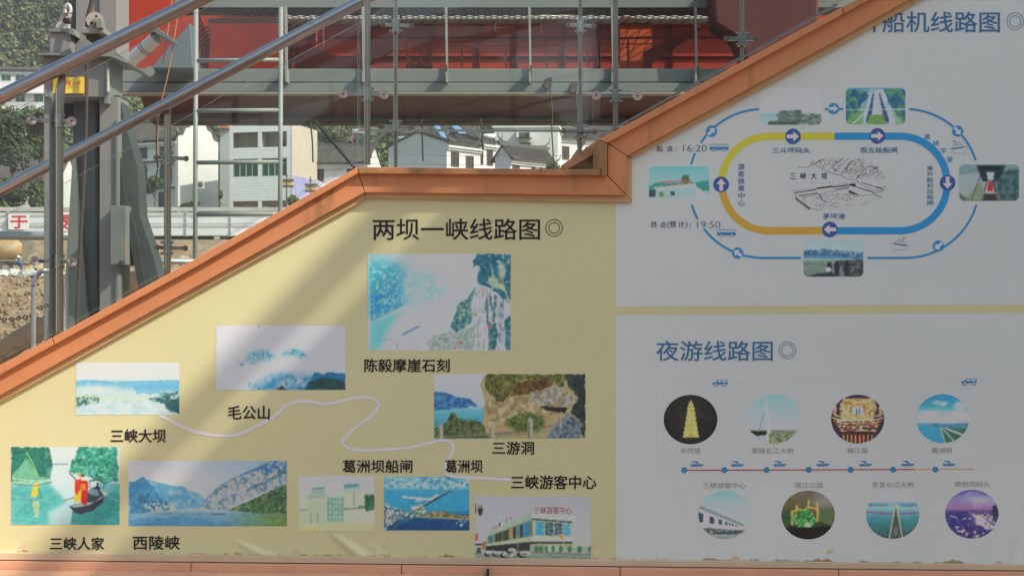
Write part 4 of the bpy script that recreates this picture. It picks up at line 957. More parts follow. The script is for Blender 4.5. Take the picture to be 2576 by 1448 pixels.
def p_cliff(p):
    p.vgrad([(478, (180, 184, 198)), (1280, (176, 178, 192))])
    m = np.clip((560-p.X)/300, 0, 1)*np.clip((1040+(-.32)*(p.X-185)-p.Y)/60, 0, 1); p.mix(np.clip(m, 0, 1)*np.clip((p.Y-470)/140, .35, 1), (70, 168, 215))
    m = p.soft(p.mpoly([(185, 560), (330, 520), (470, 620), (480, 900), (270, 1010), (200, 1050), (185, 1060)], 55, .02), 22); e = p.mpoly([(185, 478), (640, 478), (640, 860), (480, 905), (270, 1012), (185, 1065)]); m = m*e; p.mix(m*.72, (56, 154, 214)); p.tex(m*np.clip((p.Y-700)/200, 0, 1), (24, 96, 170), .02, .50, .14, .7); p.tex(m, (190, 214, 226), .045, .62, .06, .8)
    m = p.soft(p.mpoly([(470, 600), (700, 640), (860, 780), (760, 850), (520, 915), (480, 900)], 50, .02), 18); p.mix(m*.55, (110, 176, 214)); p.tex(m, (205, 206, 210), .02, .55, .15, .8)
    p.line([(260, 1020), (400, 970), (525, 912)], 7, (214, 222, 224), .9)
    p.mix(p.soft(p.mpoly([(185, 1060), (270, 1022), (420, 968), (520, 925), (420, 1000), (350, 1100), (250, 1280), (185, 1280)], 20, .02), 12)*.8, (80, 186, 206))
    p.line([(465, 1150), (605, 1080)], 12, (74, 138, 190)); p.line([(480, 1140), (600, 1082)], 4, (30, 92, 160))
    for a in ([(195, 1225), (270, 1200), (300, 1110)], [(270, 1200), (380, 1185)], [(560, 1220), (610, 1270)], [(420, 1200), (425, 1270)]): p.line(a, 2, (60, 100, 110), .8)
    p.line([(225, 1275), (245, 1215)], 6, (190, 205, 140), .8)
    m = p.mpoly([(1090, 478), (1372, 478), (1372, 900), (1300, 850), (1250, 800), (1180, 760), (1110, 740), (1090, 680), (1120, 590), (1060, 580), (1045, 540), (1080, 510)], 18, .02)
    p.mix(m, (48, 112, 132)); p.tex(m, (22, 66, 88), .03, .52, .1, .85); p.tex(m, (190, 205, 208), .03, .66, .06, .8)
    for k in range(14): p.line([(1300-k*4, 760), (1240-k*6, 660+k*4), (1190+k*6, 540+k*18)], 4, (196, 196, 160), .75, 3, .05, k)
    for k in range(9): p.line([(1370, 950-k*9), (1330, 800), (1300-k*9, 640+k*8)], 4, (196, 194, 158), .6, 3)
    p.ell(1300, 620, 32, 60, (205, 202, 180), .7, .4, 10, .05)
    m = p.mpoly([(1080, 740), (1180, 750), (1250, 820), (1250, 1278), (1040, 1278), (1060, 900)], 10, .03); p.mix(m, (180, 180, 194)); p.tex(m, (120, 140, 130), .03, .63, .08, .8, ax=2.5, ay=.6)
    m = p.mpoly([(1250, 820), (1330, 860), (1340, 1278), (1250, 1278)], 14, .03); p.mix(m, (176, 178, 192)); p.tex(m, (60, 100, 110), .03, .6, .08, .8, ax=2.5, ay=.6)
    for a in ([(1170, 860), (1180, 1050), (1230, 1278)], [(1245, 830), (1225, 1040)], [(1200, 830), (1215, 940)]): p.line(a, 16, (46, 96, 104), .85, 14, .05)
    m = p.mpoly([(1180, 1060), (1250, 1060), (1260, 1150), (1240, 1278), (1190, 1278)], 18, .04); p.mix(m, (90, 140, 150)); p.tex(m, (40, 84, 88), .05, .5, .1)
    m = p.mpoly([(1320, 1030), (1372, 980), (1372, 1278), (1330, 1278)], 12, .04); p.mix(m, (80, 140, 158)); p.tex(m, (36, 84, 96), .05, .5, .1)
    m = p.mpoly([(1075, 750), (1060, 820), (1040, 900), (1050, 1010), (1030, 1060), (900, 1140), (870, 1080), (910, 960), (940, 890), (1010, 850)], 16, .03); p.mix(m, (74, 138, 156)); p.tex(m, (36, 84, 96), .05, .5, .1, .9); p.tex(m, (184, 190, 190), .04, .6, .08, .9); p.tex(m, (140, 160, 70), .03, .64, .08, .8)
    m = p.mpoly([(900, 1140), (1060, 1080), (1060, 1278), (690, 1278), (670, 1200), (760, 1150), (870, 1110)], 26, .03); p.mix(m*.35, (150, 170, 160)); p.tex(m, (66, 104, 92), .06, .52, .08, .9); p.tex(m, (206, 208, 206), .06, .62, .05, .9)
    for x, y, r in ((952, 1215, 16), (1190, 1085, 15), (905, 1260, 10), (1225, 1035, 9), (728, 1158, 8)): p.ell(x, y, r, r*.9, (206, 92, 72), .95, .15, 4)
    p.line([(885, 825), (930, 890), (965, 960)], 6, (176, 170, 130), .9)
    p.line([(184, 478), (190, 1278)], 8, (225, 232, 238), .8)
def p_cave(p):
    p.vgrad([(85, (184, 186, 200)), (300, (172, 186, 200)), (330, (100, 178, 204)), (420, (70, 150, 172)), (518, (60, 130, 140))])
    p.poly([(983, 205), (1060, 212), (1130, 238), (1230, 255), (1275, 300), (1180, 312), (1060, 325), (983, 330)], (44, 98, 158), 1, 6, .03); p.tex(p.mpoly([(983, 205), (1130, 238), (1275, 300), (983, 330)]), (84, 140, 188), .04, .55, .1)
    p.ell(1232, 305, 12, 4, (215, 220, 225))
    m = p.mpoly([(983, 450), (1060, 420), (1110, 340), (1150, 380), (1270, 395), (1340, 440), (1360, 518), (983, 518)], 16, .04); p.mix(m, (66, 84, 58)); p.tex(m, (112, 128, 84), .06, .5, .1); p.tex(m, (34, 48, 40), .06, .6, .06, .9, 8)
    p.poly([(1330, 85), (2005, 85), (2005, 518), (1360, 518), (1310, 420), (1325, 250), (1290, 150)], (168, 154, 116), 1, 10, .03)
    big = p.mpoly([(1330, 260), (1900, 200), (1880, 340), (1500, 420), (1350, 440)], 10); p.mix(big*.7, (190, 180, 150)); p.tex(big, (120, 104, 74), .03, .55, .12, .8); 
    m = p.mpoly([(1330, 85), (1880, 85), (1860, 170), (1740, 130), (1560, 130), (1500, 240), (1380, 235), (1330, 190)], 24, .03); p.mix(m, (104, 108, 56)); p.tex(m, (60, 70, 42), .05, .5, .1, .9); p.tex(m, (160, 152, 84), .05, .6, .06, .8, 7)
    m = p.mpoly([(1540, 140), (1740, 120), (1790, 150), (1750, 195), (1600, 220), (1500, 235)], 12, .04); p.mix(m, (118, 88, 48)); p.tex(m, (74, 58, 40), .05, .5, .1)
    m = p.mpoly([(1630, 210), (1780, 170), (1880, 190), (1940, 260), (1900, 300), (1780, 310), (1650, 280)], 14, .04); p.mix(m, (168, 170, 166)); p.tex(m, (110, 112, 104), .04, .55, .08, .9); p.tex(m, (150, 120, 70), .03, .62, .08, .8, 5)
    p.poly([(1690, 300), (1880, 310), (1870, 345), (1740, 330)], (40, 40, 40), 1, 8); p.poly([(1390, 245), (1470, 240), (1450, 275), (1400, 268)], (70, 66, 54), .8, 8)
    m = p.mpoly([(1860, 85), (2005, 85), (2005, 518), (1960, 470), (1990, 420), (1900, 340), (1960, 240), (1890, 180)], 14, .04); p.mix(m, (46, 56, 58)); p.tex(m, (80, 94, 96), .04, .6, .08, .6)
    m = p.mell(1600, 410, 125, 65, .15, 18, .04); p.mix(m, (78, 104, 56)); p.tex(m, (130, 132, 76), .06, .52, .08); p.tex(m, (44, 62, 40), .06, .6, .06, .9, 4)
    p.poly([(1880, 350), (1985, 420), (1960, 518), (1740, 518), (1780, 440)], (120, 134, 150), 1, 14, .04); p.tex(p.mpoly([(1880, 350), (1985, 420), (1960, 518), (1740, 518)]), (60, 76, 90), .05, .55, .1)
    p.line([(983, 512), (1350, 488), (1640, 470), (1780, 430)], 12, (118, 116, 98)); p.line([(1400, 500), (1640, 488), (1750, 470)], 12, (140, 136, 116)); 
    for x, y0, y1, w in ((1028, 440, 512, 34), (1372, 435, 515, 30), (1632, 395, 518, 32), (1835, 365, 440, 18)): p.line([(x, y0), (x, y1)], w, (164, 164, 150)); p.line([(x-w*.3, y0+14), (x-w*.3, y1)], w*.3, (84, 84, 74), .8)
    for k in range(6): p.line([(1400+k*15, 425+(k % 2)*6), (1404+k*15, 455-(k % 3)*5)], 4, (176, 60, 44), .8, 3)
def p_boat(p):
    p.vgrad([(232, (222, 222, 226)), (420, (214, 218, 222)), (560, (206, 216, 220)), (700, (190, 212, 214)), (890, (178, 206, 208))])
    m = p.mpoly([(97, 560), (420, 548), (480, 620), (560, 690), (420, 780), (400, 890), (97, 890)], 14, .02); m = p.soft(m, 7); p.mix(m*.9, (66, 168, 164)); p.tex(m, (120, 196, 192), .015, .55, .15, .6, ay=3)
    p.poly([(620, 770), (900, 640), (1020, 560), (1020, 890), (600, 890)], (58, 162, 156), .95, 10, .02); p.poly([(820, 530), (1020, 540), (1020, 620), (900, 620)], (96, 186, 186), .8, 10)
    m = p.mpoly([(97, 232), (410, 232), (440, 300), (450, 400), (430, 500), (380, 520), (97, 530)], 18, .03); p.mix(m, (44, 128, 108)); p.tex(m, (22, 84, 76), .03, .5, .12, .9); p.tex(m, (110, 186, 168), .03, .62, .1, .7)
    m = p.mpoly([(670, 232), (1002, 232), (1010, 530), (840, 525), (720, 470), (590, 440), (620, 340)], 18, .03); p.mix(m, (70, 164, 144)); p.tex(m, (24, 108, 92), .035, .5, .12, .9); p.tex(m, (130, 206, 150), .035, .62, .08, .8, 9); p.tex(m, (190, 222, 216), .03, .68, .06, .7, 6)
    p.ell(500, 480, 80, 70, (212, 220, 222), .7, .5, 20)
    p.line([(455, 377), (578, 377)], 7, (90, 120, 140)); p.line([(478, 377), (478, 392)], 4, (90, 120, 140)); p.line([(535, 377), (535, 392)], 4, (90, 120, 140))
    p.poly([(215, 330), (240, 340), (330, 480), (430, 500), (440, 540), (300, 560), (110, 545), (105, 470), (160, 420)], (140, 200, 160), .75, 8, .03)
    p.line([(105, 290), (245, 262)], 5, (60, 70, 50)); p.line([(225, 275), (270, 350), (330, 488)], 9, (168, 200, 120)); p.line([(105, 545), (300, 560), (440, 530)], 5, (40, 90, 90)); p.line([(110, 500), (300, 520), (440, 510)], 8, (206, 222, 214), .8)
    p.poly([(295, 540), (330, 545), (322, 655), (262, 650)], (226, 196, 62), 1, 3); p.ell(322, 530, 12, 14, (224, 170, 150)); p.line([(295, 560), (330, 560)], 8, (214, 90, 60)); p.line([(330, 580), (358, 668)], 3, (70, 60, 50))
    p.line([(165, 672), (300, 678), (345, 664)], 10, (120, 150, 150)); p.line([(390, 660), (515, 642)], 5, (120, 160, 160)); p.poly([(275, 690), (340, 690), (330, 830), (295, 820)], (214, 206, 150), .7, 6)
    p.poly([(590, 735), (650, 715), (780, 700), (885, 640), (878, 700), (790, 770), (690, 800), (640, 790)], (56, 62, 74)); p.poly([(600, 732), (740, 700), (880, 640), (870, 665), (760, 722), (640, 745)], (166, 178, 186)); p.line([(540, 690), (640, 655)], 6, (96, 86, 70))
    p.poly([(735, 640), (760, 600), (800, 570), (850, 590), (880, 640), (800, 700), (740, 700)], (62, 72, 80)); p.poly([(740, 620), (770, 585), (830, 590), (850, 640), (820, 650)], (120, 150, 164)); p.line([(765, 520), (830, 508), (905, 540)], 12, (60, 84, 90)); p.line([(760, 520), (780, 590)], 5, (60, 80, 90)); p.line([(890, 540), (872, 610)], 5, (60, 80, 90))
    p.ell(832, 545, 10, 12, (40, 44, 54)); p.poly([(800, 590), (820, 560), (850, 562), (862, 592)], (40, 44, 54))
    p.poly([(636, 520), (700, 500), (690, 700), (632, 690)], (232, 196, 60), 1, 4); p.poly([(640, 515), (690, 500), (700, 560), (660, 640), (640, 620)], (212, 50, 40), .95, 4)
    p.poly([(688, 520), (745, 515), (755, 560), (738, 720), (694, 715)], (206, 44, 40), 1, 3); p.poly([(690, 545), (730, 545), (735, 600), (690, 600)], (226, 150, 60), .8, 6); p.ell(678, 468, 20, 18, (214, 170, 90)); p.ell(705, 486, 16, 18, (226, 190, 180)); p.ell(703, 474, 17, 10, (70, 50, 50)); p.line([(595, 455), (650, 510)], 8, (60, 50, 60))
    p.line([(885, 630), (1010, 690)], 4, (214, 220, 214))
def p_xiling(p):
    p.vgrad([(350, (206, 206, 216)), (520, (222, 214, 216)), (700, (204, 206, 214)), (770, (184, 194, 202)), (800, (136, 182, 206)), (903, (112, 168, 200))])
    m = np.clip((p.X-1500)/900, 0, 1)*np.clip((900-p.Y)/500, 0, 1)*(p.Y < 760); p.mix(m*.8, (150, 180, 205))
    m = p.mpoly([(1097, 540), (1210, 492), (1300, 520), (1400, 545), (1540, 570), (1680, 630), (1750, 680), (1700, 750), (1480, 765), (1097, 800)], 12, .02); p.mix(m, (104, 172, 208)); p.tex(m, (190, 206, 216), .018, .56, .12, .7)
    p.mix(p.mpoly([(1097, 540), (1210, 492), (1290, 560), (1400, 700), (1300, 780), (1097, 800)], 20, .02)*.75, (62, 138, 192)); p.tex(p.mpoly([(1097, 650), (1300, 600), (1480, 765), (1097, 800)], 10), (56, 90, 110), .03, .55, .1, .8); p.tex(p.mpoly([(1200, 720), (1500, 690), (1500, 780), (1200, 780)], 10), (224, 214, 200), .05, .55, .08, .9)
    m = p.mpoly([(1690, 750), (1760, 660), (1860, 560), (1960, 505), (2100, 440), (2230, 385), (2290, 352), (2428, 352), (2430, 560), (2100, 660), (1930, 770)], 10, .03); p.mix(m, (196, 194, 198)); p.tex(m, (86, 140, 178), .025, .60, .06, .9); p.tex(m, (130, 140, 140), .05, .63, .05, .7, 8)
    m = p.mpoly([(1960, 505), (2230, 385), (2290, 352), (2428, 352), (2428, 460), (2330, 440), (2250, 470), (2150, 440)], 10); p.tex(m, (60, 122, 176), .04, .5, .08, .95)
    p.line([(1690, 750), (1760, 660), (1860, 560), (1960, 505), (2230, 385)], 5, (84, 130, 160), .8, 5); p.line([(2100, 600), (2250, 530), (2428, 440)], 22, (70, 126, 150), .8, 20, .04)
    m = p.mpoly([(1930, 772), (2080, 700), (2200, 650), (2330, 590), (2430, 545), (2432, 800), (2200, 795)], 8, .04); p.mix(m, (92, 128, 84)); p.tex(m, (48, 92, 76), .05, .5, .1); p.tex(m, (160, 166, 106), .04, .6, .07, .8, 6)
    g = np.clip((p.X-1900)/450, 0, 1)*np.clip((p.Y-782)/30, 0, 1); p.mix(g*.95, (130, 158, 74))
    g = p.mpoly([(1109, 850), (1600, 820), (1950, 905), (1109, 905)], 30, .01); p.mix(g*.6, (76, 150, 200)); p.tex(p.Y*0+(p.Y > 790), (84, 126, 160), .01, .62, .1, .5, ay=5)
    p.poly([(1795, 795), (1920, 795), (1905, 806), (1810, 806)], (70, 86, 110)); p.line([(1810, 792), (1900, 792)], 4, (220, 222, 226))
def p_lock(p):
    p.vgrad([(770, (178, 178, 192)), (900, (178, 182, 184)), (1000, (176, 184, 180)), (1080, (186, 190, 168)), (1138, (182, 184, 160))])
    p.poly([(120, 900), (255, 885), (260, 1085), (120, 1095), (65, 1100), (65, 1000), (125, 995)], (172, 182, 164), 1, 3); p.poly([(130, 895), (250, 885), (250, 915), (130, 920)], (150, 172, 164)); p.poly([(150, 850), (240, 838), (240, 885), (150, 890)], (140, 172, 174)); p.line([(160, 858), (235, 850)], 5, (84, 120, 140))
    p.poly([(368, 880), (505, 890), (512, 985), (505, 1095), (368, 1085)], (180, 186, 172), 1, 3); p.poly([(370, 825), (475, 820), (475, 850), (370, 860)], (110, 160, 172)); p.line([(380, 838), (470, 832)], 6, (70, 120, 140)); p.poly([(382, 855), (450, 850), (455, 880), (382, 885)], (164, 178, 174)); p.line([(438, 890), (438, 980)], 4, (90, 100, 90))
    p.poly([(255, 910), (372, 905), (372, 1082), (258, 1082)], (146, 180, 172)); 
    for k in range(5): p.line([(265+k*24, 915), (265+k*24, 1080)], 3, (90, 128, 126)); 
    for k in range(5): p.line([(258, 925+k*34), (372, 930+k*34)], 3, (96, 134, 132))
    p.line([(262, 940), (372, 1030)], 4, (110, 140, 136)); p.line([(372, 950), (262, 1040)], 4, (110, 140, 136))
    p.poly([(510, 905), (577, 895), (577, 1000), (515, 1005)], (70, 116, 84), 1, 10, .06); p.tex(p.mpoly([(510, 895), (577, 890), (577, 1000), (515, 1005)]), (40, 84, 60), .06, .5, .1); p.line([(470, 975), (525, 975)], 7, (60, 90, 90)); p.line([(372, 992), (505, 985)], 6, (90, 110, 100))
    p.line([(65, 1000), (125, 995)], 4, (90, 130, 120)); p.line([(147, 1020), (147, 1090)], 3, (80, 90, 80)); p.line([(195, 1015), (195, 1080)], 3, (80, 90, 80)); p.poly([(65, 1108), (300, 1078), (577, 1100), (577, 1138), (65, 1138)], (182, 186, 150), .9, 4); p.ell(120, 1128, 60, 12, (196, 198, 90), .5, .4)
def p_dam2(p):
    p.vgrad([(775, (90, 166, 198)), (850, (110, 180, 208)), (870, (62, 152, 196)), (1000, (52, 148, 190)), (1050, (44, 100, 140)), (1140, (34, 78, 120))])
    m = p.mpoly([(645, 775), (1218, 775), (1218, 840), (1080, 870), (900, 850), (645, 855)], 14, .03); p.tex(m, (190, 204, 206), .03, .5, .12, .9, ay=2.5); p.tex(m, (40, 110, 150), .04, .6, .08, .8, 7)
    p.line([(775, 912), (960, 930)], 12, (196, 204, 206), 1, 5); p.line([(860, 940), (960, 925), (1000, 900)], 16, (176, 190, 190), .9, 8, .05); p.poly([(825, 970), (920, 985), (830, 1000)], (206, 210, 208), 1, 8)
    p.line([(1080, 872), (1000, 920), (880, 990), (780, 1045), (680, 1105)], 16, (44, 70, 90)); p.line([(1085, 866), (1000, 912), (880, 982), (790, 1035)], 5, (180, 190, 186)); p.tex(p.mpoly([(780, 1020), (900, 960), (940, 1040), (800, 1060)], 12), (210, 190, 130), .06, .55, .06)
    p.poly([(645, 950), (700, 990), (790, 1010), (760, 1060), (690, 1100), (660, 1140), (645, 1140)], (66, 96, 112), 1, 8); p.tex(p.mpoly([(645, 950), (790, 1010), (660, 1140), (645, 1140)]), (186, 196, 194), .05, .52, .06, .95, ax=2)
    for k in range(6): p.line([(650, 1002+k*16), (780, 1022+k*8)], 3, (196, 204, 200), .8)
    m = p.mpoly([(870, 1045), (960, 1015), (1060, 1012), (1150, 1035), (1218, 1040), (1218, 1070), (900, 1052)], 8); p.mix(m, (90, 100, 74)); p.tex(m, (170, 150, 100), .06, .55, .08)
    p.line([(880, 1045), (1218, 1066)], 4, (190, 196, 190)); p.poly([(740, 1110), (840, 1060), (1218, 1075), (1218, 1140), (720, 1140)], (28, 70, 118), .9, 12); p.tex(p.mpoly([(1120, 1070), (1218, 1070), (1218, 1125), (1130, 1105)]), (190, 204, 210), .08, .6, .05)
def p_centre(p):
    p.vgrad([(90, (156, 154, 172)), (700, (158, 158, 172)), (1130, (160, 164, 168)), (1180, (138, 146, 144)), (1360, (118, 128, 124))])
    p.poly([(445, 560), (555, 560), (545, 690), (450, 690)], (180, 190, 190)); p.poly([(480, 430), (540, 430), (545, 540), (470, 540)], (150, 172, 178)); p.line([(450, 560), (550, 560)], 12, (90, 130, 140)); p.poly([(485, 590), (520, 590), (520, 660), (485, 660)], (60, 60, 70))
    p.poly([(240, 820), (1120, 385), (1125, 510), (250, 870)], (142, 160, 152)); p.poly([(1120, 385), (1965, 470), (1965, 575), (1125, 510)], (166, 172, 172))
    p.poly([(260, 870), (1125, 512), (1130, 860), (265, 1010)], (122, 132, 118)); p.poly([(1125, 512), (1880, 580), (1880, 870), (1130, 860)], (150, 160, 148)); p.poly([(1125, 512), (1880, 575), (1880, 605), (1125, 545)], (60, 70, 72))
    for a, b, c in ((275, 365, (64, 110, 130)), (415, 470, (60, 66, 58)), (475, 540, (60, 66, 58)), (548, 600, (66, 72, 64)), (606, 668, (60, 66, 58)), (705, 750, (170, 128, 60)), (755, 802, (50, 54, 50)), (812, 868, (70, 120, 160)), (880, 945, (52, 60, 60)), (955, 1035, (52, 116, 176)), (1045, 1120, (84, 112, 110))):
        t = lambda x: 870-(x-260)*.37; u = lambda x: 1000-(x-260)*.165; p.poly([(a, t(a)+6), (b, t(b)+6), (b, u(b)-6), (a, u(a)-6)], c)
    for a, b, c in ((1200, 1352, (50, 140, 184)), (1375, 1530, (52, 72, 92)), (1550, 1700, (52, 70, 90)), (1720, 1845, (60, 140, 186))):
        t = lambda x: 575+(x-1200)*.075; p.poly([(a, t(a)), (b, t(b)), (b, 850), (a, 835)], c); p.tex(p.mpoly([(a, t(a)), (b, t(b)), (b, 850), (a, 835)]), (150, 176, 186), .02, .58, .06, .7, ay=2)
    for x in (1410, 1450, 1490, 1590, 1630, 1668): p.line([(x, 600), (x, 840)], 5, (130, 140, 150), .8)
    for y in (690, 760): p.line([(1380, y), (1528, y+5)], 5, (130, 140, 150), .8); p.line([(1555, y+5), (1700, y+8)], 5, (130, 140, 150), .8)
    p.poly([(210, 1020), (1130, 860), (1130, 965), (215, 1060)], (150, 164, 148)); p.poly([(1130, 860), (1890, 870), (1895, 970), (1130, 965)], (168, 172, 172))
    p.poly([(215, 1060), (1130, 965), (1895, 972), (1895, 1010), (1140, 1010), (1080, 1150), (215, 1140)], (46, 50, 52)); p.poly([(1080, 1010), (1895, 1000), (1895, 1120), (1080, 1150)], (140, 148, 132))
    for x in (1200, 1290, 1400, 1520, 1670, 1840, 2030): p.ell(x, 1110, 40, 62, (62, 104, 66), .95, .15, 12, .05)
    p.poly([(1890, 1080), (2240, 1060), (2240, 1180), (1890, 1180)], (140, 150, 148), .9, 8); p.ell(2030, 1120, 45, 60, (62, 100, 66), .95, .15, 12, .05); p.ell(2225, 1120, 24, 70, (62, 100, 66), .95, .15, 12)
    for x in (1460, 1600): p.poly([(x-35, 1030), (x+35, 1030), (x+35, 1150), (x-35, 1150)], (146, 176, 170))
    p.line([(1080, 1170), (2240, 1215)], 12, (84, 90, 86)); p.tex(p.Y*0+(p.Y > 1200), (90, 98, 96), .01, .55, .2, .7, ay=4)
    for x, y, w, h, c in ((288, 1195, 75, 50, (184, 184, 188)), (440, 1195, 85, 55, (180, 176, 180)), (640, 1220, 130, 70, (176, 184, 188)), (720, 1135, 95, 55, (180, 186, 186)), (960, 1200, 120, 75, (176, 166, 160))):
        p.ell(x-w*.3, y+20, w*.8, h*.8, (40, 38, 42), 1, .1); p.ell(x+w*.15, y-4, w*.8, h*.7, c, 1, .1); p.ell(x+w*.1, y+8, w*.5, h*.3, (60, 70, 80), .6, .3)
    p.ell(125, 355, 46, 105, (50, 52, 50), 1, .06); p.ell(122, 290, 26, 28, (190, 120, 120)); p.poly([(25, 240), (45, 250), (45, 420), (25, 425)], (50, 50, 50)); p.poly([(28, 810), (78, 815), (78, 945), (28, 945)], (178, 60, 50)); p.line([(40, 1022), (165, 1022)], 34, (50, 50, 100)); p.poly([(60, 1080), (140, 1080), (140, 1200), (50, 1200)], (70, 76, 76), 1, 10); p.poly([(165, 970), (250, 960), (240, 1120), (165, 1120)], (150, 100, 80), .9, 8)
    p.line([(845, 860), (848, 1140)], 8, (150, 156, 150)); p.line([(1705, 590), (1725, 1110)], 9, (170, 176, 176)); p.line([(1600, 570), (1705, 610), (1790, 590)], 8, (170, 176, 176)); p.poly([(1650, 815), (1710, 815), (1712, 915), (1650, 905)], (176, 130, 90))
    for k in range(4): p.line([(365+k*45, 735-k*18), (368+k*45, 680-k*22)], 12, (116, 60, 70), .7, 6)
    p.line([(628, 510), (628, 590)], 9, (120, 60, 76)); p.ell(704, 508, 14, 24, (130, 70, 86), .8)
RECTS = [('dam', (191, 911, 451, 1043), (143, 405, 985, 830), p_dam, LIT), ('mao', (544, 818, 869, 980), (1285, 103, 2330, 630), p_mao, LIT),
    ('cliff', (925, 638, 1285, 881), (175, 478, 1372, 1280), p_cliff, SHD), ('cave', (1092, 940, 1473, 1102), (983, 85, 2005, 518), p_cave, (186, 188, 198)),
    ('boat', (28, 1123, 301, 1319), (97, 232, 1020, 890), p_boat, LIT), ('xiling', (323, 1158, 722, 1322), (1090, 350, 2432, 903), p_xiling, (222, 214, 216)),
    ('lock', (751, 1196, 942, 1334), (65, 770, 577, 1138), p_lock, (182, 182, 192)), ('dam2', (966, 1198, 1181, 1333), (645, 775, 1218, 1140), p_dam2, (180, 184, 190)),
    ('centre', (1195, 1248, 1486, 1412), (25, 90, 2245, 1360), p_centre, (166, 166, 178))]
LB = {'dam': 'misty reservoir and dam', 'mao': 'blue peaks above cloud', 'cliff': 'river gorge with plumed grass', 'cave': 'rock overhang with balustrade path', 'boat': 'women in red and yellow on a wooden boat', 'xiling': 'wide gorge with pale cliffs', 'lock': 'ship lock towers', 'dam2': 'aerial view of a dam', 'centre': 'low white visitor centre with cars'}
for nme, rc, fr, fn, wh in RECTS: pic(YP, rc, fr, fn, wh, label='print of '+LB[nme])
text('三峡游客中心', 1195+(1160-25)*.1311, 1248+(285-90)*.1291, 1195+(1880-25)*.1311, 1248+(425-90)*.1291, m_print('ink_sign_red', (.42, .10, .09)), YP, 0, name='print_lettering')
# rounded photos of the upper map
def q_pier(p):
    p.vgrad([(100, (172, 180, 206)), (255, (176, 188, 204)), (265, (150, 176, 186)), (338, (146, 170, 176))])
    p.poly([(895, 262), (1040, 258), (1040, 290), (895, 290)], (140, 166, 172), .8, 6)
    m = p.mpoly([(1020, 245), (1150, 240), (1160, 268), (1278, 268), (1278, 338), (935, 330), (945, 312), (1000, 310), (1000, 285), (985, 280)], 5, .06); p.mix(m, (112, 132, 128)); p.tex(m, (56, 78, 78), .05, .5, .06, .9, ay=4, ax=.6); p.tex(m, (166, 162, 132), .05, .6, .06, .8, 6, ay=4, ax=.5)
    for y in (250, 262, 282, 300): p.line([(1010, y), (1150, y+2)], 4, (66, 88, 100), .8)
    p.poly([(940, 318), (1130, 318), (1130, 336), (940, 336)], (74, 86, 72))
def q_locks(p):
    p.vgrad([(100, (96, 140, 176)), (150, (120, 170, 180)), (335, (120, 150, 110))])
    m = p.mpoly([(1435, 115), (1530, 110), (1580, 150), (1520, 240), (1435, 330)], 14, .03); p.mix(m, (42, 88, 120)); p.tex(m, (96, 150, 104), .04, .56, .08, .9)
    m = p.mpoly([(1680, 105), (1817, 105), (1817, 330), (1760, 260), (1700, 180)], 14, .03); p.mix(m, (50, 92, 124)); p.tex(m, (90, 146, 90), .03, .52, .08, .9)
    m = p.mpoly([(1590, 110), (1680, 110), (1760, 335), (1540, 335)], 8, .03); p.mix(m, (176, 184, 196)); p.tex(m, (120, 150, 160), .04, .58, .08, .6)
    for k in range(6): y = 140+k*30; w = 5+k*2; p.line([(1612-k*5.5, y), (1608-k*5.5, y+18)], 2*w, (52, 72, 120)); p.line([(1652+k*8, y), (1657+k*8, y+18)], 2*w, (52, 72, 120))
    p.line([(1435, 240), (1817, 238)], 6, (196, 206, 206)); p.poly([(1590, 275), (1680, 275), (1700, 335), (1570, 335)], (104, 142, 78)); p.poly([(1450, 270), (1545, 240), (1500, 335), (1440, 335)], (96, 150, 90), .7, 10)
    p.line([(1480, 330), (1570, 245)], 10, (176, 196, 196), .9, 6); p.line([(1700, 250), (1790, 330)], 10, (150, 170, 168), .9, 6)
def q_hall(p):
    p.vgrad([(602, (106, 172, 200)), (700, (140, 192, 204)), (720, (120, 176, 170)), (832, (170, 186, 182))])
    p.poly([(175, 730), (240, 700), (300, 712), (430, 700), (490, 705), (560, 690), (560, 760), (175, 770)], (62, 134, 130), 1, 6); p.ell(410, 685, 26, 30, (58, 108, 74), 1, .15, 10)
    p.poly([(220, 745), (470, 725), (520, 760), (520, 808), (220, 804)], (150, 196, 176)); p.poly([(470, 725), (555, 790), (550, 810), (480, 806)], (176, 188, 186)); p.poly([(195, 738), (470, 708), (478, 725), (225, 752)], (214, 222, 216)); p.line([(200, 742), (470, 712)], 4, (176, 90, 76))
    for k in range(8): p.line([(258+k*24, 704-k*1.2), (270+k*24, 700-k*1.2)], 12, (196, 80, 74), .85, 4)
    p.poly([(310, 762), (340, 762), (340, 790), (310, 790)], (60, 84, 84)); p.poly([(240, 768), (268, 768), (268, 800), (240, 800)], (96, 120, 70)); p.line([(375, 785), (375, 805)], 10, (200, 190, 120)); p.poly([(175, 755), (218, 755), (218, 800), (175, 800)], (50, 76, 76)); p.poly([(175, 805), (560, 808), (560, 832), (175, 832)], (170, 178, 186))
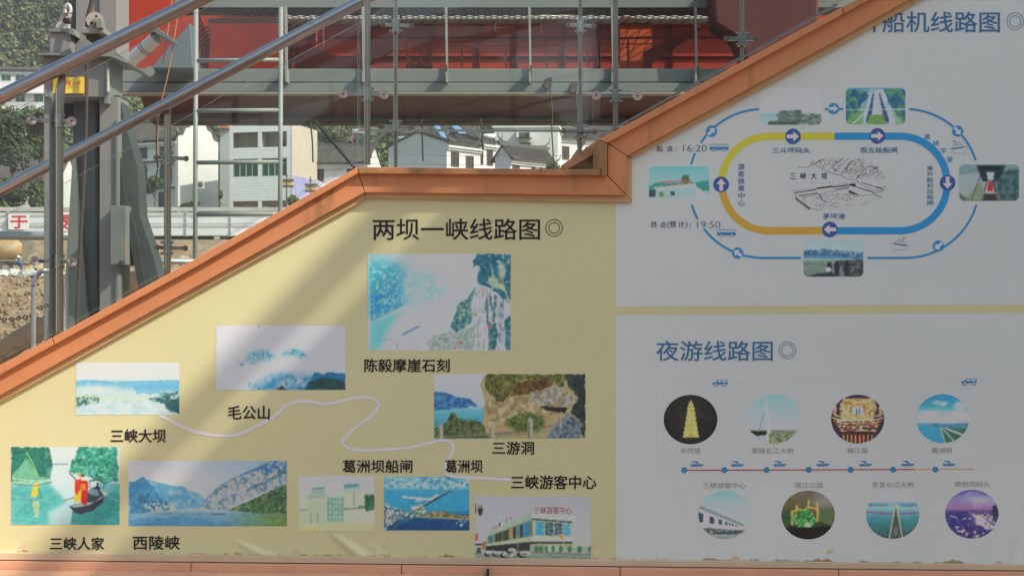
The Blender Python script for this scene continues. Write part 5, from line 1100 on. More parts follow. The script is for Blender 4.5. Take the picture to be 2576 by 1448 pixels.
def q_lift(p):
    p.vgrad([(590, (116, 146, 150)), (823, (84, 100, 96))])
    p.poly([(2162, 655), (2270, 640), (2340, 690), (2300, 823), (2240, 823), (2162, 770)], (146, 158, 160)); p.poly([(2270, 595), (2460, 595), (2440, 640), (2420, 700), (2310, 700), (2290, 640)], (40, 56, 60))
    p.poly([(2300, 600), (2430, 600), (2420, 625), (2310, 625)], (24, 34, 40)); p.poly([(2440, 650), (2545, 610), (2545, 823), (2470, 823), (2400, 700)], (78, 106, 108), 1, 4); p.tex(p.mpoly([(2380, 650), (2545, 610), (2545, 823), (2430, 823)]), (40, 64, 66), .03, .55, .1, .8)
    p.poly([(2335, 640), (2385, 640), (2380, 690), (2345, 690)], (166, 180, 190)); p.poly([(2340, 690), (2378, 690), (2398, 770), (2400, 823), (2318, 823), (2318, 770)], (60, 56, 56)); p.poly([(2345, 695), (2372, 695), (2388, 770), (2325, 770)], (190, 190, 190)); p.poly([(2350, 700), (2372, 700), (2380, 760), (2338, 760)], (176, 50, 60)); p.line([(2318, 775), (2400, 775)], 6, (190, 190, 190)); p.poly([(2240, 760), (2300, 700), (2318, 770), (2300, 823), (2200, 823)], (120, 130, 100), .7, 5); p.line([(2300, 650), (2240, 823)], 4, (50, 56, 56))
def q_port(p):
    p.vgrad([(1075, (150, 176, 200)), (1140, (160, 182, 196)), (1155, (110, 156, 176)), (1190, (80, 128, 156)), (1205, (130, 148, 136)), (1308, (96, 116, 108))])
    p.poly([(1165, 1140), (1320, 1130), (1545, 1160), (1545, 1185), (1165, 1170)], (52, 96, 128), .9, 8); p.tex(p.mpoly([(1165, 1120), (1545, 1120), (1545, 1180), (1165, 1170)]), (180, 196, 204), .05, .6, .06, .9, ay=2); p.line([(1165, 1195), (1545, 1200)], 5, (196, 202, 196))
    for k in range(14): p.line([(1170+k*24, 1205), (1166+k*26, 1250)], 3, (60, 78, 70), .8)
    p.line([(1165, 1225), (1400, 1230)], 3, (60, 78, 70)); p.poly([(1380, 1205), (1545, 1195), (1545, 1308), (1440, 1308)], (54, 60, 66), .9, 10, .05); p.tex(p.mpoly([(1380, 1205), (1545, 1195), (1545, 1308), (1440, 1308)]), (120, 126, 120), .06, .58, .08, .8)
    for x, y in ((1330, 1225), (1378, 1218), (1440, 1215)): p.ell(x, y, 10, 12, (40, 34, 40)); p.poly([(x-18, y+10), (x+18, y+10), (x+14, y+84), (x-12, y+84)], (46, 42, 54))
    p.ell(1325, 1262, 18, 16, (190, 190, 200)); p.poly([(1200, 1308), (1250, 1288), (1360, 1285), (1380, 1308)], (40, 56, 60), 1, 6)
for (a, b, c, dd), fn, l in (((890, 100, 1280, 338), q_pier, 'pier building across water'), ((1435, 100, 1817, 335), q_locks, 'five stage ship locks from above'), ((175, 602, 560, 832), q_hall, 'pale green station under a blue sky'), ((2162, 590, 2545, 823), q_lift, 'boat inside the ship lift'), ((1165, 1075, 1548, 1308), q_port, 'people standing on a port bank')):
    r0 = R1(a, b); r1 = R1(c, dd); pic(WU, (*r0, *r1), (a, b, c, dd), fn, (172, 173, 176), 'round', rad=13, label='print of '+l)
# round photos of the lower map
def c_pagoda(p):
    p.vgrad([(68, (36, 36, 34)), (408, (28, 28, 28))]); p.ell(278, 240, 110, 130, (56, 58, 46), .6, .8)
    p.poly([(278, 105), (290, 125), (262, 125)], (200, 190, 130)); 
    for k in range(7):
        y0 = 128+k*33; w = 17+k*5.4; p.poly([(278-w, y0), (278+w, y0), (278+w+2, y0+30), (278-w-2, y0+30)], (196, 180, 84)); p.line([(278-w-7, y0+31), (278+w+7, y0+31)], 6, (222, 214, 150)); p.line([(278-w, y0+24), (278+w, y0+24)], 3, (120, 96, 40)); p.line([(278, y0+6), (278, y0+20)], 5, (120, 90, 30), .8); p.tex(p.mpoly([(278-w, y0), (278+w, y0), (278+w, y0+30), (278-w, y0+30)]), (226, 214, 130), .05, .55, .1, .7)
    p.poly([(232, 362), (325, 362), (325, 372), (232, 372)], (60, 52, 30))
def c_bridge(p):
    p.vgrad([(68, (124, 172, 196)), (180, (150, 180, 200)), (300, (170, 180, 196)), (318, (120, 140, 110)), (405, (140, 146, 108))])
    m = p.mpoly([(665, 325), (790, 340), (805, 405), (700, 405)], 8); p.mix(m, (150, 170, 172)); p.poly([(690, 318), (800, 320), (800, 345), (740, 350), (690, 330)], (34, 44, 34), 1, 6, .06); p.line([(800, 322), (985, 320)], 8, (96, 110, 96), 1, 5); p.tex(p.mpoly([(820, 335), (985, 325), (985, 405), (800, 405)]), (70, 92, 50), .05, .58, .08, .9); p.poly([(795, 340), (815, 335), (812, 405), (795, 405)], (190, 196, 206))
    p.poly([(790, 95), (800, 100), (830, 330), (805, 335), (790, 150)], (196, 200, 214)); p.line([(782, 200), (748, 312)], 6, (84, 128, 146)); 
    for k in range(5): p.line([(795, 120+k*26), (820+k*34, 318)], 2, (176, 188, 204), .6)
def c_tower(p):
    p.vgrad([(68, (50, 42, 66)), (130, (60, 50, 70)), (400, (60, 44, 50))])
    m = p.mpoly([(1330, 95), (1540, 95), (1560, 160), (1530, 250), (1320, 250), (1300, 160)], 6, .06); p.mix(m, (150, 110, 60)); p.tex(m, (214, 196, 150), .05, .48, .1, .9)
    p.poly([(1395, 150), (1465, 150), (1465, 205), (1395, 205)], (176, 190, 210)); p.line([(1420, 165), (1420, 200)], 7, (60, 70, 110)); p.line([(1440, 165), (1440, 200)], 7, (60, 70, 110))
    for y, w, c in ((98, 110, (200, 150, 80)), (140, 120, (190, 150, 90)), (222, 150, (206, 170, 110)), (240, 175, (220, 190, 130)), (262, 165, (190, 110, 50)), (285, 150, (176, 80, 40)), (318, 120, (180, 96, 40)), (345, 90, (206, 160, 90))): p.line([(1428-w, y-14), (1428-w*.7, y), (1428+w*.7, y), (1428+w, y-14)], 9, c, .95, 3, .06)
    m = p.mpoly([(1280, 230), (1580, 230), (1560, 320), (1300, 320)], 4); p.tex(m, (230, 214, 170), .05, .56, .06, .9, ay=2); p.poly([(1310, 328), (1350, 322), (1510, 322), (1545, 330), (1540, 350), (1300, 352)], (48, 34, 44), 1, 5)
    for k in range(8): p.line([(1330+k*28, 345), (1330+k*28, 398)], 10, (206, 150, 80), .9, 3)
    p.line([(1405, 350), (1405, 398)], 8, (150, 40, 30)); p.line([(1455, 350), (1455, 398)], 8, (150, 40, 30))
    for s in (-1, 1):
        for k in range(4): p.line([(1428+s*150, 215-k*18), (1428+s*(172-k*4), 190-k*22)], 9, (210, 180, 130), .9, 3)
def c_sky(p):
    p.vgrad([(65, (44, 128, 190)), (150, (70, 152, 200)), (190, (150, 178, 206)), (255, (176, 184, 202)), (268, (90, 150, 180)), (290, (60, 146, 186)), (400, (52, 136, 172))])
    for x, y, a, b in ((1975, 122, 30, 14), (2020, 132, 22, 16), (2140, 145, 45, 34), (1930, 200, 60, 22), (2120, 210, 80, 28)): p.ell(x, y, a, b, (176, 190, 210), .9, .35, 14, .04)
    p.poly([(1840, 284), (2195, 262), (2195, 320), (1990, 296)], (74, 122, 140), .9, 6); p.poly([(1930, 262), (2000, 272), (1960, 280)], (50, 110, 130))
    p.poly([(2000, 296), (2180, 300), (2180, 360), (2080, 400), (2030, 400)], (60, 104, 84), 1, 4); p.line([(2000, 296), (2030, 395)], 12, (150, 160, 140)); p.line([(2010, 296), (2090, 385)], 7, (176, 184, 180)); p.line([(2030, 298), (2170, 350)], 12, (176, 186, 190)); p.line([(2020, 298), (2130, 372)], 6, (50, 70, 60))
def c_centre(p):
    p.vgrad([(730, (120, 164, 196)), (850, (160, 176, 200)), (1000, (170, 180, 190)), (1060, (120, 132, 132))])
    p.poly([(330, 825), (640, 955), (645, 985), (330, 850)], (120, 140, 136)); p.poly([(330, 850), (645, 980), (650, 1010), (640, 1030), (330, 990)], (172, 180, 180)); 
    for k, (x, w) in enumerate(((345, 28), (422, 26), (480, 20), (522, 12), (545, 10), (566, 10), (588, 9), (610, 8), (630, 8))): y = 870+(x-330)*.36; p.poly([(x-w*.6, y), (x+w*.6, y+w*.4), (x+w*.6, 945+(x-330)*.16), (x-w*.6, 940+(x-330)*.16)], (56, 70, 84))
    p.poly([(350, 985), (650, 1000), (640, 1030), (380, 1030)], (70, 84, 84), 1, 5); p.tex(p.mpoly([(350, 965), (650, 990), (640, 1030), (380, 1030)]), (150, 160, 156), .05, .55, .06, .9, ax=1.5); p.line([(440, 1022), (620, 1012)], 12, (52, 72, 60))
    p.poly([(330, 965), (650, 995), (650, 980), (330, 945)], (180, 186, 188))
def c_park(p):
    p.vgrad([(730, (104, 96, 76)), (860, (96, 90, 62)), (960, (60, 70, 40)), (1000, (26, 30, 22)), (1060, (20, 22, 18))])
    p.ell(1200, 800, 80, 50, (130, 130, 130), .8, .6, 20, .02); p.poly([(905, 870), (980, 850), (985, 960), (905, 960)], (44, 84, 50), .9, 14, .05); p.poly([(1160, 860), (1270, 850), (1260, 960), (1160, 950)], (84, 106, 70), .9, 20, .05)
    for a in ([(975, 870), (975, 960)], [(1008, 830), (1010, 880)], [(1090, 800), (1085, 860)], [(1150, 810), (1150, 940)], [(975, 880), (1010, 858), (1060, 862), (1090, 840), (1150, 855)]): p.line(a, 14, (190, 160, 84), 1, 5, .06)
    m = p.mell(1055, 925, 78, 66, .12, 18, .04); p.mix(m, (62, 130, 66)); p.tex(m, (120, 190, 110), .05, .55, .08, .9); p.tex(m, (30, 70, 40), .05, .62, .06, .9, 8); p.ell(1085, 965, 26, 24, (180, 206, 160), .8, .4, 8); p.poly([(905, 985), (1268, 975), (1250, 1062), (920, 1062)], (24, 26, 20), 1, 6)
def c_susp(p):
    p.vgrad([(725, (166, 170, 196)), (800, (168, 178, 196)), (815, (120, 158, 172)), (840, (150, 176, 186)), (880, (84, 150, 166)), (950, (56, 120, 128)), (1060, (40, 76, 76))])
    p.poly([(1500, 818), (1640, 822), (1640, 836), (1500, 838)], (76, 124, 140), .8, 6); p.poly([(1720, 818), (1845, 818), (1845, 838), (1720, 838)], (76, 124, 140), .8, 6)
    p.line([(1486, 876), (1560, 880), (1665, 886)], 8, (170, 64, 84)); p.line([(1720, 886), (1852, 880)], 8, (170, 64, 84)); p.poly([(1692, 838), (1735, 1060), (1645, 1060)], (64, 84, 76)); p.line([(1686, 845), (1645, 1060)], 8, (196, 176, 130)); p.line([(1698, 845), (1738, 1060)], 8, (196, 176, 130)); p.ell(1690, 1010, 16, 30, (110, 120, 110), .8)
    for s in (-1, 1):
        for k in range(3): p.line([(1690+s*(60+k*20), 900), (1690+s*(76+k*26), 1050)], 3, (130, 150, 120), .6)
def c_night(p):
    p.vgrad([(722, (92, 88, 150)), (790, (120, 114, 170)), (850, (150, 110, 150)), (872, (84, 68, 120)), (960, (60, 56, 120)), (1060, (50, 44, 92))])
    p.line([(2040, 830), (2120, 770), (2260, 740)], 18, (150, 130, 160), .6, 20, .02); p.ell(2270, 790, 100, 30, (176, 176, 200), .7, .6, 20, .02); p.poly([(2355, 840), (2385, 820), (2400, 880), (2390, 960), (2360, 940)], (50, 50, 74), 1, 6)
    p.tex(p.Y*0+(p.Y > 880), (206, 190, 180), .05, .62, .05, .9, 12); p.tex(p.mpoly([(2220, 890), (2290, 890), (2400, 970), (2340, 1000), (2240, 960)], 8), (206, 196, 200), .05, .5, .08, .95); p.line([(2260, 895), (2360, 980)], 10, (214, 190, 160)); p.line([(2280, 900), (2385, 970)], 5, (96, 80, 120)); p.poly([(2035, 880), (2180, 876), (2200, 960), (2060, 980)], (46, 50, 120), .8, 14, .04)
    for a in ((2060, 900, 2110, 912), (2150, 930, 2175, 918), (2110, 1010, 2170, 1000)): p.line([(a[0], a[1]), (a[2], a[3])], 6, (206, 190, 150), .9, 4)
CIR = [((275, 238, 185, 170), c_pagoda, 'floodlit pagoda at night'), ((848, 237, 183, 168), c_bridge, 'white cable stayed bridge'), ((1428, 235, 183, 168), c_tower, 'golden lit pavilion roofs'), ((2015, 232, 183, 168), c_sky, 'blue sky over a dam'),
       ((512, 896, 182, 166), c_centre, 'white visitor centre'), ((1086, 896, 184, 168), c_park, 'floodlit park gate at night'), ((1670, 892, 184, 168), c_susp, 'suspension bridge deck'), ((2216, 890, 184, 168), c_night, 'violet city at night')]
for (cx, cy, rx, ry), fn, l in CIR:
    fr = (cx-rx, cy-ry, cx+rx, cy+ry); a = E(fr[0], fr[1]); b = E(fr[2], fr[3]); pic(WL, (*a, *b), fr, fn, SH2, 'ellipse', 1.4, label='round print of '+l)
# ------------------------------------------------------------------ glass balustrades
m_ss = mat('stainless_steel', (.42, .40, .38), .24, 1.0, var=.06, scale=8, bump=.04, bscale=200)
m_ss2 = mat('aged_steel_post', (.34, .29, .25), .34, 1.0, var=.12, scale=5)
m_bk = mat('socket_black', (.01, .01, .01), .8)
def brushed():
    m = mat('brushed_disc', (.72, .69, .70), .28, 1.0); n = m.node_tree.nodes; b = n['Principled BSDF']
    b.inputs['Anisotropic'].default_value = .85; t = n.new('ShaderNodeTangent'); t.direction_type = 'RADIAL'; t.axis = 'Y'; m.node_tree.links.new(t.outputs[0], b.inputs['Tangent']); return m
m_disc = brushed()
def glass(name, tint, f0):
    m = bpy.data.materials.new(name); m.use_nodes = True; n = m.node_tree.nodes; l = m.node_tree.links
    for x in list(n):
        if x.type != 'OUTPUT_MATERIAL': n.remove(x)
    out = [x for x in n if x.type == 'OUTPUT_MATERIAL'][0]
    tr = n.new('ShaderNodeBsdfTransparent'); tr.inputs[0].default_value = (*tint, 1); gl = n.new('ShaderNodeBsdfGlossy'); gl.inputs['Roughness'].default_value = .012; gl.inputs[0].default_value = (.95, .97, 1, 1)
    df = n.new('ShaderNodeBsdfDiffuse'); df.inputs[0].default_value = (.6, .6, .58, 1)
    fr = n.new('ShaderNodeFresnel'); fr.inputs[0].default_value = f0; mx = n.new('ShaderNodeMixShader'); l.new(fr.outputs[0], mx.inputs[0]); l.new(tr.outputs[0], mx.inputs[1]); l.new(gl.outputs[0], mx.inputs[2])
    # thin film of dust and dried drops
    geo = n.new('ShaderNodeNewGeometry'); t = n.new('ShaderNodeTexNoise'); t.inputs['Scale'].default_value = 3; t.inputs['Detail'].default_value = 8; l.new(geo.outputs['Position'], t.inputs['Vector'])
    r = n.new('ShaderNodeMapRange'); r.inputs[1].default_value = .4; r.inputs[2].default_value = .8; r.inputs[3].default_value = .001; r.inputs[4].default_value = .010; l.new(t.outputs['Fac'], r.inputs[0])
    m2 = n.new('ShaderNodeMixShader'); l.new(r.outputs[0], m2.inputs[0]); l.new(mx.outputs[0], m2.inputs[1]); l.new(df.outputs[0], m2.inputs[2]); l.new(m2.outputs[0], out.inputs[0])
    bp = n.new('ShaderNodeTexNoise'); bp.inputs['Scale'].default_value = .9; l.new(geo.outputs['Position'], bp.inputs['Vector']); bb = n.new('ShaderNodeBump'); bb.inputs['Strength'].default_value = .12; bb.inputs['Distance'].default_value = .02; l.new(bp.outputs['Fac'], bb.inputs['Height']); l.new(bb.outputs[0], gl.inputs['Normal'])
    return m
m_glass = glass('pane_glass', (.91, .95, .93), 1.46)
m_gedge = mat('glass_edge', (.36, .42, .39), .3)
def pane(poly, d, parent):
    mb = MB(); v = [P(x, y, d) for x, y in poly]; area = sum(v[i].x*v[(i+1) % len(v)].z-v[(i+1) % len(v)].x*v[i].z for i in range(len(v)))
    if area < 0: v = v[::-1]
    mb.add(v, [tuple(range(len(v)))]); o = mb.build('glass_pane', m_glass, parent)
    e = MB(); n = len(v)
    for i in range(n):
        a, b = v[i], v[(i+1) % n]
        e.bar(a+Vector((0, .004, 0)), b+Vector((0, .004, 0)), .0016*d/9, .008)
    e.build('glass_edge', m_gedge, o); return o
def clamp(parent, px, ends, d, front, hub=None, r=12):
    """point fixing: arms from the post at px to the two end positions"""
    s = d/F; (x1, y1), (x2, y2) = ends; ym = (y1+y2)/2; hy = hub or ym
    mb = MB(); mb.bar(P(x1, y1, d+.10), P(x2, y2, d+.10), 9*s, .03); mb.dbox(px-9, hy-17, px+9, hy+17, d+.075, .06)
    for k in (-14, 14): mb.tube([P(px-16, hy+k, d+.10), P(px+17, hy+k, d+.10)], 3.4*s, 8)
    o = mb.build('clamp', m_ss, parent, bevel=.002)
    for x, y in ends:
        q = MB()
        if front:
            q.tube([P(x, y, d+.015), P(x, y, d+.03)], r*s, 28); q.tube([P(x, y, d+.03), P(x, y, d+.12)], r*.55*s, 14); di = q.build('disc', m_disc, o, smooth=False)
            h = MB(); h.tube([P(x, y, d+.0135), P(x, y, d+.02)], r*.2*s, 10); h.build('socket', m_bk, di)
        else:
            q.tube([P(x, y, d+.02), P(x, y, d+.16)], r*.72*s, 18); q.build('disc', m_ss2, o)
    return o
def yline(pts, x): return float(np.interp(x, [p[0] for p in pts], [p[1] for p in pts]))
NB = thing('glass_balustrade', 'near glass balustrade on the salmon coping with the thick upper steel handrail', 'balustrade', W(700, 400, .06))
dn = CAMD+.035
NT = [(-60, 329), (0, 297), (557, 0), (760, -108)]     # top edge of the glass on the slope
pane([(-60, 930), (142, 835), (142, yline(NT, 142)), (-60, 329)], dn, NB)
pane([(148, 832), (509, 632), (898, 412), (917, 412), (917, -120), (780, -120), (148, yline(NT, 148))], dn, NB)
pane([(924, 412), (1502, 418), (1502, 346), (1545, 322), (1545, -130), (924, -130)], dn, NB)
pane([(1551, 319), (2150, -18), (2150, -140), (1551, -140)], dn, NB)
m_glch = MB(); m_glch.bar(W(1507, 345, .035), W(2105, 12, .035), .012, .03); m_glch.build('glass_channel', m_ss, NB)
hr = MB(); pts = [W(-80, 284, .05), W(0, 245, .05), W(250, 122, .05), W(500, 0, .05), W(900, -196, .05), W(1500, -200, .05)]
hr.tube(pts, 18.5*.0024, 24); hr.build('handrail', m_ss, NB, smooth=True)
def post(x, w, y0, y1, d, parent, depth=.05, m=None, two=False):
    mb = MB()
    if two: mb.dbox(x-w/2, y0, x-w*.12, y1, d, depth); mb.dbox(x+w*.12, y0, x+w/2, y1, d, depth)
    else: mb.dbox(x-w/2, y0, x+w/2, y1, d, depth)
    return mb.build('post', m or m_ss2, parent, bevel=.002)
mb = MB(); mb.dprism([(134, 850), (134, 326), (133, 250), (152, 172), (166, 172), (160, 250), (157, 326), (157, 846)], CAMD+.10, .022); mb.build('post', m_ss2, NB, bevel=.002)
mb = MB(); mb.dprism([(124, 856), (124, 230), (130, 230), (130, 853)], CAMD+.07, .03); mb.build('post_strip', mat('post_grey', (.25, .28, .28), .5), NB)
post(924, 13, -60, 414, CAMD+.09, NB, .04, m_ss2); post(1549, 12, -60, 335, CAMD+.09, NB, .04, m_ss2)
for px, e in ((146, ((80, 302), (180, 305))), (146, ((86, 656), (181, 658))), (924, ((863, 236), (966, 238))), (1549, ((1500, 240), (1604, 241)))): clamp(NB, px, e, dn-.03, True)
FB = thing('glass_balustrade', 'far glass balustrade across the stair with the thinner lower handrail', 'balustrade', P(700, 400, 10.6))
df = 10.6
FT = [(-60, 580), (0, 548), (115, 486), (252, 412), (477, 290), (572, 232), (734, 149), (902, 58), (1000, 6), (1100, -50)]
bot = [(-60, 920), (0, 905), (157, 822), (509, 628), (898, 404), (990, 392), (1540, 392)]
def fpane(x0, x1, cap=None):
    xs = [x0]+[p[0] for p in FT if x0 < p[0] < x1]+[x1]; top = [(x, max(yline(FT, x), -90)) for x in xs]
    xb = [x1]+[p[0] for p in reversed(bot) if x0 < p[0] < x1]+[x0]; pane(top+[(x, yline(bot, x)) for x in xb], df, FB)
fpane(-60, 417); fpane(424, 900)
pane([(905, 58), (990, 8), (990, 325), (905, 325)], df, FB); pane([(905, 331), (990, 331), (990, 392), (905, 400)], df, FB)
pane([(1000, -80), (1455, -80), (1455, 325), (1000, 325)], df, FB); pane([(1000, 331), (1455, 331), (1455, 392), (1000, 392)], df, FB)
pane([(1466, -80), (1862, -80), (1862, 142), (1540, 325), (1466, 325)], df, FB); pane([(1872, -80), (2150, -80), (2150, -10), (1872, 138)], df, FB)
mb = MB(); mb.bar(P(900, 328, df+.01), P(1560, 330, df+.01), .012, .02); mb.build('joint_channel', m_ss, FB)
hr = MB(); hr.tube([P(-80, 520, df+.05), P(0, 480, df+.05), P(450, 245, df+.05), P(915, 0, df+.05), P(1100, -98, df+.05), P(1900, -110, df+.05)], 15*df/F, 22); hr.build('handrail', m_ss, FB, smooth=True)
for x, w, y0, y1 in ((420, 15, 262, 700), (995, 8, -60, 425), (1460, 8, -60, 412), (1867, 8, -60, 172)): post(x, w, y0, y1, df+.09, FB, .04)
for px, e in ((420, ((393, 396), (468, 399))), (420, ((395, 622), (466, 624))), (995, ((962, 62), (1036, 65))), (1460, ((1428, 63), (1496, 66))), (1867, ((1826, 98), (1902, 98))), (995, ((957, 318), (1034, 321))), (1460, ((1418, 330), (1496, 332)))): clamp(FB, px, e, df-.02, False, r=10)
mb = MB()
for x in (134, 924): mb.bar(P(x, 300, df), P(x, 301, df), .01, .01)
# ------------------------------------------------------------------ raised red steel vessel behind the stair
m_red = mat('red_paint', (.35, .04, .018), .5, var=.25, scale=.9, dirt=(.20, .03, .02), dthr=.50, dscale=.5, spec=.3)
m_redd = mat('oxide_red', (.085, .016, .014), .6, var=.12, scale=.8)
m_gry = mat('grey_green_paint', (.165, .195, .185), .55, var=.06, scale=1.2, dirt=(.22, .17, .11), dthr=.67, dscale=1.2, streak=True)
m_gry2 = mat('grey_paint', (.21, .22, .215), .55, var=.06, scale=1.5, dirt=(.2, .2, .19), dthr=.68, dscale=2)
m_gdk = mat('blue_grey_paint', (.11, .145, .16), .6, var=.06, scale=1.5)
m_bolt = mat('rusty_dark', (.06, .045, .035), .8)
RV = thing('steel_vessel', 'raised red steel vessel side with grey rubbing beams and mesh walkway', 'vessel', P(1300, 305, 18))
mb = MB(); mb.dbox(440, -40, 2350, 19, 18, .5); mb.build('upper_beam', m_gry, RV)
mb = MB(); mb.dbox(450, -160, 2350, 200, 20.2, .25); mb.build('recess_wall', m_red, RV)
mb = MB(); mb.dprism([(290, -200), (700, -200), (700, 172), (488, 172), (478, 60), (365, 195), (298, 195)], 19.3, 2); mb.build('bow_plate', m_red, RV)
mb = MB(); q0 = [P(x, y, 17.75) for x, y in ((262, 173), (2350, 173))]; mb.dbox(268, 173, 2350, 207, 17.75, 1.2); mb.build('rubbing_beam', m_gry, RV, bevel=.01)
mb = MB(); mb.dbox(268, 208.5, 2350, 232, 17.7, .25); mb.build('rubbing_beam', m_gry, RV, bevel=.01)
mb = MB(); mb.dbox(268, 232, 2350, 236, 17.6, .2); mb.build('beam_flange', mat('pale_grey_paint', (.30, .29, .26), .6), RV)
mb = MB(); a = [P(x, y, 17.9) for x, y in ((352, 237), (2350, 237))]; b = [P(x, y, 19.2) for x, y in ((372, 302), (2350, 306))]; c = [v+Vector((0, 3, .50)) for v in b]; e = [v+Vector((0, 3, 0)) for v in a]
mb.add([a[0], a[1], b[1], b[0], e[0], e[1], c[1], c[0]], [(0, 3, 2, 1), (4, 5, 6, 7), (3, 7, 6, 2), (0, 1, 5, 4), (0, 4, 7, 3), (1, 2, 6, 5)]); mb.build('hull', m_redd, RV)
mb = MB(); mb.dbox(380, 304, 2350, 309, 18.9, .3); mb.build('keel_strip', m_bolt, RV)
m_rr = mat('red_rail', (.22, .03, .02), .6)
for x in (560, 668, 775, 930, 1085, 1205, 1300, 1420, 1510, 1690):
    mb = MB(); mb.dbox(x, 44, x+2.2, 186, 20.15, .05); mb.build('plate_seam', m_redd, RV)
for y in (92, 141):
    mb = MB(); mb.dbox(700, y, 1900, y+1.5, 20.16, .04); mb.build('plate_seam', m_redd, RV)
# mesh walkway seen from below
mb = MB(); z = P(0, 20, 18.02).z; y0, y1 = 9.05, 9.0+.86; wx0, wx1 = P(488, 0, 18).x, P(1980, 0, 18).x
pitch = .15; n = int((wx1-wx0)/pitch)
for i in range(-9, n):
    for s in (1, -1):
        xa = wx0+i*pitch; L_ = (y1-y0)*1.15
        a = Vector((xa, y0, z)); b = Vector((xa+L_, y1, z))
        if s < 0: a, b = Vector((xa+L_, y0, z)), Vector((xa, y1, z))
        if a.x < wx0 or b.x < wx0 or max(a.x, b.x) > wx1: continue
        mb.bar(a, b, .008, .008)
mb.build('walkway_mesh', m_bolt, RV, kind='stuff')
mb = MB(); mb.dbox(450, 33, 1980, 56, 20.0, .15); mb.build('recess_stripe', mat('pale_paint', (.74, .74, .70), .6), RV)
mb = MB(); mb.box((wx0, y1, z-.02), (wx1, y1+.03, z+.03)); mb.box((wx0, y0-.03, z-.01), (wx1, y0, z+.03)); mb.build('walkway_edge', m_bolt, RV)
for x0, y0_, x1, y1_ in ((490, 20, 524, 55), (705, 22, 735, 58)):
    for xo in (0,):
        mb = MB(); A = P(x0+6, 30, 18.1); B = P(x1+6, 62, 18.8); A2 = P(x0+6, 225, 18.1); B2 = P(x1-4, 215, 18.8)
        for k in range(9):
            t = k/8; mb.bar(A.lerp(B, t), A2.lerp(B2, min(1, max(0, t))), .012, .012) if k in (0, 8) else None
        for k in range(-4, 14):
            for s in (1, -1):
                ta = k/14; tb = ta+.28*s
                if 0 <= tb <= 1 and 0 <= ta: mb.bar(A.lerp(A2, ta), B.lerp(B2, tb), .012, .012)
        mb.build('side_mesh', m_bolt, RV, kind='stuff')
for x in (718, 912, 1122, 1332, 1540, 1750):
    mb = MB(); mb.dprism([(x-2, 172), (x+3, 172), (x+4, 206), (x-1, 206)], 17.55, .2); mb.dprism([(x-3, 18), (x+3, 18), (x+5, 174), (x, 174)], 17.7, .05); mb.build('stanchion', mat('pale_strut', (.26, .28, .26), .6), RV)
    mb = MB(); v = [P(x+1, 174, 17.74), P(x+1, 206, 17.74), P(x+1, 174, 17.74)+Vector((-.0, -.28, 0))]; w = [p+Vector((.02, 0, 0)) for p in v]
    mb.add(v+w, [(0, 1, 2), (3, 5, 4), (0, 3, 4, 1), (1, 4, 5, 2), (2, 5, 3, 0)]); mb.build('bracket', m_gry, RV)
# red deck railing in front of the recess
m_rr = mat('red_rail', (.33, .04, .025), .6)
mb = MB()
def rr(x0, y0, x1, y1, w, d=18.6): mb.bar(P(x0, y0, d), P(x1, y1, d), w*d/F, w*d/F)
rr(1058, 107, 1700, 94, 6); rr(1058, 118, 1700, 110, 2.5)
for x in (1058, 1162, 1272, 1375, 1478, 1580, 1690): rr(x, 106-(x-1058)*.02, x, 168, 5)
mb.build('deck_railing', m_rr, RV)
for x, y in ((1057, 165), (1244, 60), (1359, 60), (795, 100), (812, 100)):
    mb = MB()
    if y == 165: mb.tube([P(1022, 165, 18.7), P(1088, 168, 18.7)], 6*18.7/F, 8); mb.tube([P(1057, 170, 18.7), P(1057, 150, 18.7)], 8*18.7/F, 8, r2=.008); mb.build('valve', m_rr, RV)
    else: mb.tube([P(x, 56, 18.85), P(x, y+(20 if x < 900 else 22), 18.85)], 4*18.8/F, 8); mb.build('vent_pipe', m_redd if x > 1000 else m_rr, RV)
mb = MB(); mb.dprism([(873, 148), (990, 96), (1000, 118), (885, 190), (800, 172)], 18.75, .12); mb.dprism([(740, 110), (800, 124), (870, 150), (870, 172), (740, 172)], 18.8, .1); mb.build('sloping_dark_band', m_rr, RV)  # dark red shape standing in for a slanting shadow on the recess
mb = MB(); mb.bar(P(1005, 20, 18.5), P(1030, 172, 18.5), .03, .03); mb.bar(P(985, 20, 18.5), P(1000, 172, 18.5), .03, .03); mb.build('stay_pipe', m_rr, RV)
mb = MB(); mb.dprism([(1560, 40), (1640, 50), (1640, 172), (1560, 172)], 18.9, .1); mb.build('orange_glow_panel', mat('orange_glow_red', (.52, .09, .03), .5), RV)  # panel colour paints an orange-red glow onto the recess
mb = MB(); mb.dprism([(1620, 130), (1760, 60), (1765, 72), (1640, 160), (1620, 172)], 18.7, .1); mb.build('sloping_dark_band', m_rr, RV)
mb = MB(); mb.dprism([(1790, -60), (2060, -60), (2060, 60), (1960, 170), (1890, 172), (1850, 90), (1800, 60)], 17.4, .6); mb.build('dark_reflection_shape', m_redd, RV, bevel=.03)  # dark red shape standing in for dark reflections at the vessel's end
mb = MB(); mb.dprism([(1640, 172), (1900, 172), (1900, 310), (1640, 310)], 17.3, .2); 
# winches on the beam
for x, y in ((1376, 216), (1440, 226)):
    mb = MB(); mb.tube([P(x, y, 17.3), P(x, y, 17.7)], .055, 14); mb.bar(P(x-6, y-8, 17.4), P(x+12, y-16, 17.4), .05, .06); mb.build('sheave', m_bolt, RV)
    q = MB(); q.tube([P(x, y, 17.28), P(x, y, 17.3)], .03, 12); q.build('sheave_hub', m_ss2, RV)
    c_ = MB(); c_.tube([P(x+8, y+8, 17.35), P(x+14, y+60, 17.35), P(x+12, 330+(y-216), 17.35), P(x+18, 430, 17.35)], .009, 6); c_.build('mooring_wire', m_bolt, RV)
